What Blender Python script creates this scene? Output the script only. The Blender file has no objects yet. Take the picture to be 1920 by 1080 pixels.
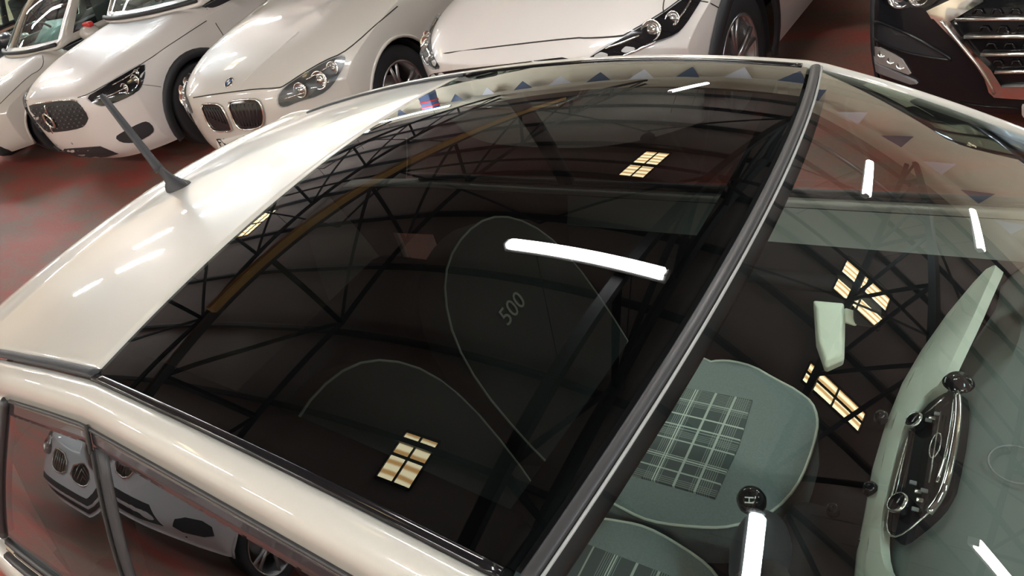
import bpy, bmesh, math, random
import numpy as np
from mathutils import Vector, Matrix
from mathutils.bvhtree import BVHTree
from mathutils.geometry import delaunay_2d_cdt
random.seed(4)
SC = bpy.context.scene
COL = SC.collection
# ---------------------------------------------------------------- camera
CAMP = Vector((0.69280, -0.78447, 1.98705))
YAW, PITCH, ROLL, FPX = 2.31977, 0.60702, -0.34205, 1339.272
def cam_axes():
    cy, sy, cp, sp = math.cos(YAW), math.sin(YAW), math.cos(PITCH), math.sin(PITCH)
    f = Vector((cy*cp, sy*cp, -sp)); r = Vector((sy, -cy, 0)); u = r.cross(f)
    cr, sr = math.cos(ROLL), math.sin(ROLL)
    return f, cr*r + sr*u, -sr*r + cr*u
CF, CR, CU = cam_axes()
cam = bpy.data.objects.new('camera', bpy.data.cameras.new('camera'))
COL.objects.link(cam)
cam.matrix_world = Matrix((( CR.x, CU.x, -CF.x, CAMP.x), (CR.y, CU.y, -CF.y, CAMP.y), (CR.z, CU.z, -CF.z, CAMP.z), (0, 0, 0, 1)))
cam.data.sensor_width = 36.0
cam.data.lens = 36.0*FPX/1920.0
cam.data.clip_start = 0.02
SC.camera = cam
def ray(px):
    return (CF + CR*((px[0]-960)/FPX) - CU*((px[1]-540)/FPX)).normalized()
def onz(px, z):
    d = ray(px); return CAMP + d*((z-CAMP.z)/d.z)
# ---------------------------------------------------------------- world, exposure
w = bpy.data.worlds.new('hall_air'); SC.world = w; w.use_nodes = True
w.node_tree.nodes['Background'].inputs[0].default_value = (0.30, 0.33, 0.36, 1)
w.node_tree.nodes['Background'].inputs[1].default_value = 0.25
SC.view_settings.view_transform = 'Standard'
SC.view_settings.look = 'None'
SC.view_settings.gamma = 1.0
SC.view_settings.exposure = 0.40
SC.view_settings.use_curve_mapping = False
TUBE_POWER = 75.0
SKY_POWER = 9.0
try:
    SC.cycles.max_bounces = 10; SC.cycles.transparent_max_bounces = 16; SC.cycles.sample_clamp_indirect = 6.0
    SC.cycles.caustics_reflective = False; SC.cycles.caustics_refractive = False
except Exception: pass
# ---------------------------------------------------------------- materials
MATS = {}
def mat(name, col=(.8, .8, .8), rough=.5, metal=0., coat=0., spec=.5, emit=None, power=0., noise=0., nscale=30., bump=0., coatr=.03):
    if name in MATS: return MATS[name]
    m = bpy.data.materials.new(name); m.use_nodes = True; nt = m.node_tree
    b = nt.nodes['Principled BSDF']
    b.inputs['Base Color'].default_value = (*col, 1); b.inputs['Roughness'].default_value = rough
    b.inputs['Metallic'].default_value = metal; b.inputs['Coat Weight'].default_value = coat
    b.inputs['Coat Roughness'].default_value = coatr; b.inputs['Specular IOR Level'].default_value = spec
    if emit:
        b.inputs['Emission Color'].default_value = (*emit, 1); b.inputs['Emission Strength'].default_value = power
    tc = nt.nodes.new('ShaderNodeTexCoord'); n = nt.nodes.new('ShaderNodeTexNoise'); n.inputs['Scale'].default_value = nscale
    n.inputs['Detail'].default_value = 4
    nt.links.new(tc.outputs['Object'], n.inputs['Vector'])
    if noise > 0:
        mx = nt.nodes.new('ShaderNodeMix'); mx.data_type = 'RGBA'
        mx.inputs['A'].default_value = (*[c*(1-noise) for c in col], 1); mx.inputs['B'].default_value = (*[min(1, c*(1+noise)) for c in col], 1)
        nt.links.new(n.outputs['Fac'], mx.inputs['Factor']); nt.links.new(mx.outputs['Result'], b.inputs['Base Color'])
    if bump > 0:
        bp = nt.nodes.new('ShaderNodeBump'); bp.inputs['Strength'].default_value = bump; bp.inputs['Distance'].default_value = .002
        nt.links.new(n.outputs['Fac'], bp.inputs['Height']); nt.links.new(bp.outputs['Normal'], b.inputs['Normal'])
    MATS[name] = m; return m
def glass(name, tint, ior=1.5, rough=0., face=None):
    if name in MATS: return MATS[name]
    m = bpy.data.materials.new(name); m.use_nodes = True; nt = m.node_tree; nt.nodes.clear()
    o = nt.nodes.new('ShaderNodeOutputMaterial'); mx = nt.nodes.new('ShaderNodeMixShader'); fr = nt.nodes.new('ShaderNodeFresnel')
    t = nt.nodes.new('ShaderNodeBsdfTransparent'); g = nt.nodes.new('ShaderNodeBsdfGlossy')
    gm = nt.nodes.new('ShaderNodeNewGeometry'); im = nt.nodes.new('ShaderNodeMix'); im.data_type = 'FLOAT'   # a thin pane reflects alike from both sides
    im.inputs[2].default_value = ior; im.inputs[3].default_value = 1/ior; nt.links.new(gm.outputs['Backfacing'], im.inputs[0]); nt.links.new(im.outputs[0], fr.inputs['IOR']); t.inputs[0].default_value = (*tint, 1); g.inputs['Roughness'].default_value = rough
    g.inputs['Color'].default_value = (.88, .94, 1, 1)
    if face:   # two faces of one pane: R = 2r/(1+r)
        m1 = nt.nodes.new('ShaderNodeMath'); m1.operation = 'MULTIPLY'; m1.inputs[1].default_value = 2
        m2 = nt.nodes.new('ShaderNodeMath'); m2.operation = 'ADD'; m2.inputs[1].default_value = 1
        m3 = nt.nodes.new('ShaderNodeMath'); m3.operation = 'DIVIDE'
        nt.links.new(fr.outputs[0], m1.inputs[0]); nt.links.new(fr.outputs[0], m2.inputs[0]); nt.links.new(m1.outputs[0], m3.inputs[0]); nt.links.new(m2.outputs[0], m3.inputs[1]); nt.links.new(m3.outputs[0], mx.inputs[0])
    else: nt.links.new(fr.outputs[0], mx.inputs[0])
    nt.links.new(t.outputs[0], mx.inputs[1]); nt.links.new(g.outputs[0], mx.inputs[2])
    nt.links.new(mx.outputs[0], o.inputs[0]); MATS[name] = m; return m
WHITE = mat('pearl_white_paint', (.56, .535, .50), .35, coat=1, noise=.01, nscale=200)
WHITE2 = mat('cool_white_paint', (.70, .665, .65), .35, coat=1, noise=.01, nscale=200)
CREAM = mat('ivory_car_paint', (.585, .565, .515), .34, coat=1, noise=.01, nscale=300)
BLACKP = mat('black_gloss_paint', (.008, .009, .012), .3, coat=.35, spec=.3)
SILVER = mat('silver_paint', (.62, .64, .66), .35, coat=1)
DARKP = mat('dark_grey_paint', (.05, .055, .07), .3, coat=1)
PLAST = mat('black_textured_plastic', (.022, .023, .028), .55, bump=.3, nscale=400)
GLOSSB = mat('gloss_black_plastic', (.008, .008, .01), .12)
RUBBER = mat('rubber_seal', (.035, .035, .038), .45)
TYRE = mat('tyre_rubber', (.022, .022, .026), .7, bump=.4, nscale=120)
CHROME = mat('chrome', (.85, .84, .82), .08, metal=1)
ALLOY = mat('alloy_wheel_metal', (.55, .55, .57), .28, metal=.9)
GREYPL = mat('grey_plastic', (.25, .25, .26), .4)
GAP = mat('panel_gap_shadow', (.03, .028, .026), .8)  # dark colour stands in for the shade inside panel gaps
LENS = glass('clear_lamp_lens', (.88, .90, .92))
WSG = glass('green_tint_windscreen_glass', (.82, .90, .865), 1.58, face=True)
ROOFG = glass('dark_tinted_roof_glass', (.125, .145, .145), 1.52)
SIDEG = glass('tinted_side_glass', (.30, .36, .34), 1.6, face=True)
CARG = glass('car_window_glass', (.66, .75, .71), 1.5, face=True)
DOORG = glass('pale_green_door_glass', (.80, .90, .85), 1.5)
UNDER = mat('underbody_black', (.01, .01, .012), .9)
# ---------------------------------------------------------------- mesh helpers
def link(o, parent=None):
    COL.objects.link(o)
    if parent is not None: o.parent = parent
    return o
def mesh(name, vs, fs, m, parent=None, smooth=True):
    me = bpy.data.meshes.new(name); me.from_pydata([tuple(v) for v in vs], [], [tuple(f) for f in fs]); me.update()
    bm = bmesh.new(); bm.from_mesh(me); bmesh.ops.recalc_face_normals(bm, faces=bm.faces[:]); bm.to_mesh(me); bm.free()
    if smooth: me.polygons.foreach_set('use_smooth', [True]*len(me.polygons))
    me.materials.append(m)
    return link(bpy.data.objects.new(name, me), parent)
def thing(name, label, cat, loc=(0, 0, 0), rz=0, group=None):
    o = bpy.data.objects.new(name, None); o.empty_display_size = .1; COL.objects.link(o)
    o.location = loc; o.rotation_euler = (0, 0, rz); o['label'] = label; o['category'] = cat
    if group: o['group'] = group
    return o
class MB:
    def __init__(s): s.v = []; s.f = []
    def add(s, vs, fs):
        k = len(s.v); s.v += [tuple(v) for v in vs]; s.f += [tuple(i+k for i in f) for f in fs]; return s
    def box(s, c, d, rz=0, bev=0, M=None):
        hx, hy, hz = [q/2 for q in d]; b = min(bev, hx*.9, hy*.9, hz*.9)
        vs = []
        if b <= 0:
            vs = [Vector((x, y, z)) for x in (-hx, hx) for y in (-hy, hy) for z in (-hz, hz)]
            fs = [(0, 1, 3, 2), (4, 6, 7, 5), (0, 4, 5, 1), (2, 3, 7, 6), (0, 2, 6, 4), (1, 5, 7, 3)]
        else:
            bm = bmesh.new(); bmesh.ops.create_cube(bm, size=1)
            for v in bm.verts: v.co = Vector((v.co.x*2*hx, v.co.y*2*hy, v.co.z*2*hz))
            bmesh.ops.bevel(bm, geom=bm.edges[:], offset=b, segments=2, affect='EDGES', profile=.5)
            bm.verts.index_update(); vs = [v.co.copy() for v in bm.verts]; fs = [[v.index for v in f.verts] for f in bm.faces]; bm.free()
        R = M if M is not None else Matrix.Rotation(rz, 3, 'Z')
        return s.add([R @ v + Vector(c) for v in vs], fs)
    def grid(s, rows, close=False):
        n = len(rows[0]); vs = [p for r in rows for p in r]; fs = []
        for i in range(len(rows)-1):
            for j in range(n if close else n-1):
                a = i*n+j; b = i*n+(j+1) % n; fs.append((a, b, b+n, a+n))
        return s.add(vs, fs)
    def tube(s, pts, r, n=8, cap=True, flat=1.0, up=None):
        pts = [Vector(p) for p in pts]; rows = []
        rr = r if hasattr(r, '__len__') else [r]*len(pts)
        prev = None
        for i, p in enumerate(pts):
            t = (pts[min(i+1, len(pts)-1)] - pts[max(i-1, 0)]).normalized()
            a = Vector(up) if up is not None else (prev if prev is not None else (Vector((0, 0, 1)) if abs(t.z) < .9 else Vector((1, 0, 0))))
            b = t.cross(a).normalized(); a = b.cross(t).normalized(); prev = a
            rows.append([p + (b*math.cos(q) + a*math.sin(q)*flat)*rr[i] for q in [2*math.pi*k/n for k in range(n)]])
        k = len(s.v); s.grid(rows, True)
        if cap:
            s.f.append(tuple(k+j for j in range(n))[::-1]); s.f.append(tuple(k+(len(rows)-1)*n+j for j in range(n)))
        return s
    def lathe(s, prof, c, axis='z', n=32, M=None):
        rows = []
        for (r, h) in prof:
            row = []
            for k in range(n):
                a = 2*math.pi*k/n; x, y = r*math.cos(a), r*math.sin(a)
                v = Vector((x, y, h)) if axis == 'z' else (Vector((x, h, y)) if axis == 'y' else Vector((h, x, y)))
                if M is not None: v = M @ v
                row.append(v + Vector(c))
            rows.append(row)
        return s.grid(rows, True)
    def obj(s, name, m, parent=None, smooth=True):
        o = mesh(name, s.v, s.f, m, parent, smooth)
        return o
def flatshade(o, ang=35):
    try:
        for p in o.data.polygons: p.use_smooth = True
        bm = bmesh.new(); bm.from_mesh(o.data); a = math.radians(ang)
        for e in bm.edges:
            if len(e.link_faces) == 2 and e.calc_face_angle(0) > a: e.smooth = False
        bm.to_mesh(o.data); bm.free()
    except Exception: pass
    return o
def interp(x, xs, ys):
    return float(np.interp(x, xs, ys))
def smoothpts(P, it=2, closed=True):
    P = [Vector(p) for p in P]
    for _ in range(it):
        Q = []; n = len(P)
        rng = range(n) if closed else range(n-1)
        if not closed: Q.append(P[0])
        for i in rng:
            a, b = P[i], P[(i+1) % n]; Q += [a*.75+b*.25, a*.25+b*.75]
        if not closed: Q.append(P[-1])
        P = Q
    return P
# ================================================================= THE HALL
def structure(o): o['kind'] = 'structure'; return o
def floor_mat():
    m = bpy.data.materials.new('worn_red_floor_paint'); m.use_nodes = True; nt = m.node_tree; b = nt.nodes['Principled BSDF']
    tc = nt.nodes.new('ShaderNodeTexCoord')
    mp = nt.nodes.new('ShaderNodeMapping'); mp.inputs['Scale'].default_value = (.55, 1.3, 1); mp.inputs['Rotation'].default_value = (0, 0, .5)
    n1 = nt.nodes.new('ShaderNodeTexNoise'); n1.inputs['Scale'].default_value = 2.2; n1.inputs['Detail'].default_value = 8; n1.inputs['Roughness'].default_value = .65
    n2 = nt.nodes.new('ShaderNodeTexNoise'); n2.inputs['Scale'].default_value = 60; n2.inputs['Detail'].default_value = 3
    r = nt.nodes.new('ShaderNodeValToRGB')
    r.color_ramp.elements[0].position = .40; r.color_ramp.elements[0].color = (.42, .10, .08, 1)
    r.color_ramp.elements[1].position = .58; r.color_ramp.elements[1].color = (.26, .15, .12, 1)
    mx = nt.nodes.new('ShaderNodeMix'); mx.data_type = 'RGBA'; mx.blend_type = 'MULTIPLY'; mx.inputs['Factor'].default_value = .5
    nt.links.new(tc.outputs['Object'], mp.inputs[0]); nt.links.new(mp.outputs[0], n1.inputs[0]); nt.links.new(tc.outputs['Object'], n2.inputs[0])
    nt.links.new(n1.outputs['Fac'], r.inputs[0]); nt.links.new(r.outputs[0], mx.inputs['A']); nt.links.new(n2.outputs['Color'], mx.inputs['B'])
    nt.links.new(mx.outputs['Result'], b.inputs['Base Color']); b.inputs['Roughness'].default_value = .55; b.inputs['Specular IOR Level'].default_value = .2
    return m
X0, X1, Y0, Y1, YR, ZR, SL = -26., 17., -10., 14., 2., 7.0, .18
def roofz(y): return ZR - SL*abs(y-YR)
structure(mesh('floor', [(X0, Y0, 0), (X1, Y0, 0), (X1, Y1, 0), (X0, Y1, 0), (X0, Y0, -.2), (X1, Y0, -.2), (X1, Y1, -.2), (X0, Y1, -.2)],
     [(0, 1, 2, 3), (4, 7, 6, 5), (0, 4, 5, 1), (1, 5, 6, 2), (2, 6, 7, 3), (3, 7, 4, 0)], floor_mat(), None, False))
WALLM = mat('cream_wall_paint', (.88, .80, .61), .7, noise=.06, nscale=3, bump=.1)
def wall(name, x0, x1, y0, y1, zs):
    b = MB(); b.add([(x0, y0, 0), (x1, y0, 0), (x1, y1, 0), (x0, y1, 0), (x0, y0, zs[0]), (x1, y0, zs[1]), (x1, y1, zs[2]), (x0, y1, zs[3])],
          [(3, 2, 1, 0), (4, 5, 6, 7), (0, 1, 5, 4), (1, 2, 6, 5), (2, 3, 7, 6), (3, 0, 4, 7)])
    return structure(b.obj(name, WALLM, None, False))
zf, zn = roofz(Y1), roofz(Y0)
wall('wall_far', X0, X1, Y1, Y1+.2, (zf,)*4)
wall('wall_near', X0, X1, Y0-.2, Y0, (zn,)*4)
for nm, xa in (('wall_rear', X0-.2), ('wall_front', X1)):
    b = MB(); pts = [(Y0, 0), (Y1, 0), (Y1, zf), (YR, ZR), (Y0, zn)]
    b.add([(xa, y, z) for y, z in pts]+[(xa+.2, y, z) for y, z in pts], [(4, 3, 2, 1, 0), (5, 6, 7, 8, 9)]+[(i, (i+1) % 5, 5+(i+1) % 5, 5+i) for i in range(5)])
    structure(b.obj(nm, WALLM, None, False))
# roof sheets in bays, one sheet per bay and slope, with skylights let in
SHEET = mat('brown_roof_sheet', (.27, .235, .21), .75, noise=.15, nscale=1.5)
STEEL = mat('dark_truss_steel', (.035, .033, .035), .6)
OCHRE = mat('ochre_painted_beam', (.42, .24, .07), .55, noise=.1, nscale=8)
SKYM = mat('yellowed_skylight_sheet', (.6, .45, .2), .5, emit=(1.0, .80, .42), power=SKY_POWER, noise=.1, nscale=4)
def ribmat():
    nt = SKYM.node_tree; b = nt.nodes['Principled BSDF']; tc = nt.nodes.new('ShaderNodeTexCoord'); wv = nt.nodes.new('ShaderNodeTexWave')
    wv.wave_type = 'BANDS'; wv.bands_direction = 'Y'; wv.inputs['Scale'].default_value = 2.2; wv.inputs['Distortion'].default_value = 1.2; wv.inputs['Detail'].default_value = 2
    r = nt.nodes.new('ShaderNodeValToRGB'); r.color_ramp.elements[0].color = (.55, .30, .10, 1); r.color_ramp.elements[1].color = (1, .86, .52, 1)
    r.color_ramp.elements[0].position = .1; r.color_ramp.elements[1].position = .7
    nt.links.new(tc.outputs['Object'], wv.inputs[0]); nt.links.new(wv.outputs['Fac'], r.inputs[0]); nt.links.new(r.outputs[0], b.inputs['Emission Color'])
ribmat()
ceil = bpy.data.objects.new('ceiling', None); COL.objects.link(ceil); ceil['kind'] = 'structure'
def plane_roof(x0, x1, y0, y1, dz=0, th=.04):
    v = [(x0, y0, roofz(y0)+dz), (x1, y0, roofz(y0)+dz), (x1, y1, roofz(y1)+dz), (x0, y1, roofz(y1)+dz)]
    v += [(a, b_, c+th) for a, b_, c in v]
    return v, [(3, 2, 1, 0), (4, 5, 6, 7), (0, 1, 5, 4), (1, 2, 6, 5), (2, 3, 7, 6), (3, 0, 4, 7)]
SKY = [(-2.68, -2.2, 6.5, 7.9), (-2.85, -2.30, -.25, .45), (4.02, 5.2, 6.1, 7.3), (4.25, 5.62, 3.85, 4.3), (-13.2, -12.6, 5.2, 6.4), (-8.1, -7.4, -4.3, -3.2), (4.6, 5.6, -4.4, -3.3)]
xs = sorted(set([X0, X1] + [-20.2, -15.3, -10.4, -5.5, -.6, 4.3, 9.2, 14.1]))
ys = [Y0, -6, -2, 2, 6, 10, Y1]
for i in range(len(xs)-1):
    for j in range(len(ys)-1):
        mb = MB(); rects = [(xs[i], xs[i+1], ys[j], ys[j+1])]
        for (a, b_, c, d) in SKY:
            out = []
            for (p, q, r_, s_) in rects:
                a2, b2, c2, d2 = max(a, p), min(b_, q), max(c, r_), min(d, s_)
                if a2 >= b2 or c2 >= d2: out.append((p, q, r_, s_)); continue
                out += [k for k in [(p, a2, r_, s_), (b2, q, r_, s_), (a2, b2, r_, c2), (a2, b2, d2, s_)] if k[1]-k[0] > 1e-4 and k[3]-k[2] > 1e-4]
            rects = out
        for k in rects: mb.add(*plane_roof(*k))
        mb.obj('roof_sheet', SHEET, ceil, False)
for (a, b_, c, d) in SKY:
    sk = MB(); sk.add(*plane_roof(a, b_, c, d, .005, .02)); so = sk.obj('skylight', SKYM, ceil, False)
    fr = MB()
    for xx in (a, (a+b_)/2, b_): fr.add(*plane_roof(xx-.012, xx+.012, c, d, -.03, .03))
    for yy in (c, (c+d)/2, d): fr.add(*plane_roof(a, b_, yy-.02, yy+.02, -.03, .03))
    fr.obj('glazing_bar', STEEL, so, False)
for yy in np.arange(Y0+1, Y1, 1.55):
    pb = MB(); pb.box(((X0+X1)/2, yy, roofz(yy)-.09), (X1-X0, .07, .16)); pb.obj('purlin', STEEL, ceil, False)
# trusses
def bar(mb, a, b_, wd): mb.tube([a, b_], wd, 4)
for k, tx in enumerate([-20.2, -15.3, -10.4, -5.5, -.6, 4.3, 9.2, 14.1]):
    tm = MB(); zb = 4.30
    tm.box((tx, (Y0+Y1)/2, zb), (.10, Y1-Y0, .14))
    for sgn in (-1, 1):
        ye = Y0 if sgn < 0 else Y1
        bar(tm, (tx, YR, ZR-.22), (tx, ye, roofz(ye)-.22), .08)
        n = 6
        for q in range(n):
            ya = YR+(ye-YR)*q/n; yb = YR+(ye-YR)*(q+1)/n
            bar(tm, (tx, ya, zb), (tx, ya, roofz(ya)-.22), .045); bar(tm, (tx, ya, roofz(ya)-.22), (tx, yb, zb), .04)
    t = tm.obj('roof_truss', STEEL, ceil, False)
    if tx == -5.5:
        g = MB(); g.box((tx+.12, 5.2, 4.14), (.12, 8.5, .16)); g.obj('crane_rail', OCHRE, ceil, False)
for yy in (-6.5, -1.2, 4.6, 8.6):
    ti = MB()
    for k in range(len(xs)-1):
        a, c = xs[k], xs[k+1]
        bar(ti, (a, yy, 4.36), ((a+c)/2, yy, roofz(yy)-.3), .03); bar(ti, ((a+c)/2, yy, roofz(yy)-.3), (c, yy, 4.36), .03)
    bar(ti, (X0, yy, 4.36), (X1, yy, 4.36), .035)
    ti.obj('roof_tie', STEEL, ceil, False)
# strip lamps
TUBE = mat('lit_fluorescent_tube', (1, 1, 1), .4, emit=(1.0, .965, .91), power=TUBE_POWER)
TUBEC = mat('lit_cool_fluorescent_tube', (1, 1, 1), .4, emit=(.82, .95, 1.0), power=TUBE_POWER)
LAMPW = mat('white_lamp_batten', (.75, .75, .72), .5)
def lamp(x, y, z, ang=0, L=1.5, cool=False, label='', group=None):
    t = thing('ceiling_lamp', label, 'lamp', (x, y, z), ang, group)
    a = MB().box((0, 0, .07), (L, .10, .05), bev=.01); a.obj('batten', LAMPW, t)
    b = MB().tube([(-L/2+.03, 0, 0), (-L/2+.05, 0, 0), (L/2-.05, 0, 0), (L/2-.03, 0, 0)], [.04, .066, .066, .04], 10); b.obj('tube', TUBEC if cool else TUBE, t)
    for s in (-1, 1):
        MB().box((s*(L/2-.012), 0, .015), (.03, .09, .11), bev=.008).obj('end_cap', LAMPW, t)
        top = roofz(y)-.12-z
        MB().tube([(s*L*.3, 0, .09), (s*L*.3, 0, top)], .006, 5).obj('hanger_rod', STEEL, t)
    return t
LL = 'white fluorescent strip lamp hanging over the '
lamp(-.95, 2.05, 4.05, 0, 1.5, False, 'strip lamp whose reflection is the long bright bar on the dark glass roof')
lamp(5.72, 2.0, 4.05, 0, 1.3, False, 'strip lamp mirrored low in the corner of the windscreen beside the radio')
lamp(2.62, -.12, 4.05, math.radians(-74), 1.35, True, 'strip lamp mirrored in the windscreen over the gear lever')
lamp(2.63, 7.8, 4.05, math.radians(90), 2.4, True, 'strip lamp mirrored in the windscreen over the red floor patch')
lamp(4.58, 8.6, 3.45, math.radians(85), 2.6, False, 'strip lamp mirrored near the far corner of the windscreen')
lamp(-3.2, 10.9, 4.05, math.radians(90), 2.2, False, 'strip lamp mirrored near the far edge of the glass roof')
ORD = ['first', 'second', 'third', 'fourth']
for ri, (yy, xr) in enumerate(((3.3, (-13.4, -18.6)), (5.2, (-11.6, -17)), (7.6, (-12.6, -18)), (10.0, (-13.6, -19)), (12.3, (-12.6, -18)))):
    for ci, xx in enumerate(xr):
        lamp(xx, yy, 4.05, 0, 3.4, (ri+ci) % 3 == 1, 'hanging strip lamp at the rear, %s row from the aisle, %s from the ochre rail' % ((ORD+['fifth'])[ri], ORD[ci]), 'strip lamps over the rear of the hall')
for ri, (yy, xr) in enumerate(((-3.5, (-14, -9.5, -5.2, -1.0, 3.4, 8.0)), (-7.3, (-14, -7.0, -2, 3.4)))):
    for ci, xx in enumerate(xr):
        lamp(xx, yy, 4.05, 0, 1.6, False, 'strip lamp over the near aisle, %s row, %s counting from the rear wall' % (('inner', 'outer')[ri], (ORD+['fifth', 'sixth'])[ci]), 'strip lamps over the near aisle')
for ci, (xx, yy) in enumerate(((11, 3.2), (12.5, 8.2), (9.4, 12.6), (12.4, 12.6))):  # out-of-view lamps added to brighten the far wall
    lamp(xx, yy, 4.05, 0, 2.4, False, 'added strip lamp lighting the far wall from the front end, %s towards the wall' % ORD[ci], 'strip lamps added at the front to brighten the far wall')
lp = thing('lift_post', 'blue post with red bands by the far wall, mirrored in the roof glass', 'vehicle lift', (-12.2, 12.9, 0))
MB().box((0, 0, 2.1), (.45, .35, 4.2), bev=.03).obj('column', mat('blue_lift_paint', (.05, .09, .20), .4), lp)
for zz in (3.15, 3.75): MB().box((0, 0, zz), (.47, .37, .22), bev=.02).obj('red_band', mat('red_band_paint', (.65, .04, .04), .5), lp)
MB().box((0, 0, .03), (.8, .7, .06), bev=.01).obj('base_plate', STEEL, lp)
# bunting on the far wall
FLAG1 = mat('white_bunting_cloth', (.95, .97, 1), .8); FLAG2 = mat('blue_grey_bunting_cloth', (.12, .15, .22), .8)
bt = thing('bunting', 'string of small triangular pennants along the cream far wall', 'bunting', (0, Y1-.4, 3.9))
pts = [(x, 0, -.25*(((x+30) % 8)/8-.5)**2*-4-.0) for x in np.arange(-16, 12.1, .5)]
MB().tube(pts, .008, 5).obj('string', FLAG1, bt)
fl = [bpy.data.meshes.new('pennant') for _ in range(2)]
for me, m_ in zip(fl, (FLAG1, FLAG2)):
    me.from_pydata([(-.34, 0, 0), (.34, 0, 0), (0, 0, -.85), (-.34, .01, 0), (.34, .01, 0), (0, .01, -.85)], [], [(0, 1, 2), (5, 4, 3), (0, 3, 4, 1), (1, 4, 5, 2), (2, 5, 3, 0)]); me.materials.append(m_)
for i, x in enumerate(np.arange(-15.5, 12, 1.25)):
    o = bpy.data.objects.new('pennant', fl[i % 2]); link(o, bt); o.location = (x, 0, .25*4*(((x+30) % 8)/8-.5)**2); o.rotation_euler = (0, 0, random.uniform(-.4, .4))
# ================================================================= CAR BUILDER
def wheel(parent, x, y, z, R=.34, rim=.24, nsp=5, wd=.22, side=1, twin=True, steer=0., spm=None):
    W = bpy.data.objects.new('wheel', None); link(W, parent); W.location = (x, y, z); W.rotation_euler = (0, 0, steer)
    s = side; h = wd/2
    tp = [(rim, -h*.8), (R*.93, -h), (R, -h*.75), (R, -h*.5), (R-.008, -h*.46), (R-.008, -h*.4), (R, -h*.36), (R, -.02), (R-.008, -.015), (R-.008, .015), (R, .02), (R, h*.36), (R-.008, h*.4), (R-.008, h*.46), (R, h*.5), (R, h*.75), (R*.975, h*.95), (R*.93, h), (rim+.03, h*1.02), (rim, h*.85)]
    MB().lathe([(a, b*s) for a, b in tp], (0, 0, 0), 'y', 48).obj('tyre', TYRE, W)
    rb = MB().lathe([(rim, -h*.8*s), (rim*.9, 0), (rim*.93, h*.7*s), (rim, h*.86*s), (rim+.008, h*.92*s), (rim*.97, h*.95*s), (rim*.94, h*.8*s)], (0, 0, 0), 'y', 40)
    rb.obj('rim', spm or ALLOY, W)
    sp = MB(); yo = h*.8*s
    for k in range(nsp):
        a = 2*math.pi*k/nsp+.3
        for da in ((-.16, .16) if twin else (0,)):
            ci, si = math.cos(a), math.sin(a); ce, se = math.cos(a+da), math.sin(a+da)
            p0 = Vector((ci*.04, yo*.75, si*.04)); p1 = Vector((ce*rim*.96, yo, se*rim*.96)); pm = (p0+p1)/2 + Vector((0, .004*s, 0))
            sp.tube([p0, pm, p1], [.026, .017 if twin else .028, .016 if twin else .036], 6, flat=.7, up=(0, 1, 0))
    sp.obj('spokes', spm or ALLOY, W)
    MB().lathe([(0.001, yo*.95), (.03, yo*.95), (.045, yo*.85), (.05, yo*.5), (.05, 0)], (0, 0, 0), 'y', 24).obj('hub_cap', GREYPL, W)
    MB().lathe([(.001, 0), (rim*.62, 0), (rim*.62, -.03*s), (.001, -.03*s)], (0, 0, 0), 'y', 32).obj('brake_disc', ALLOY, W)
    return W
XP = [0, .012, .03, .06, .10, .14, .18, .22, .26, .30, .36, .44, .52, .60, .68, .76, .84, .90, .95, .98, 1]
YP = [-1, -.975, -.92, -.82, -.68, -.5, -.3, 0, .3, .5, .68, .82, .92, .975, 1]
ZP = [0, .04, .12, .26, .42, .58, .72, .84, .93, .98, 1]
class Car: pass
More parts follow.
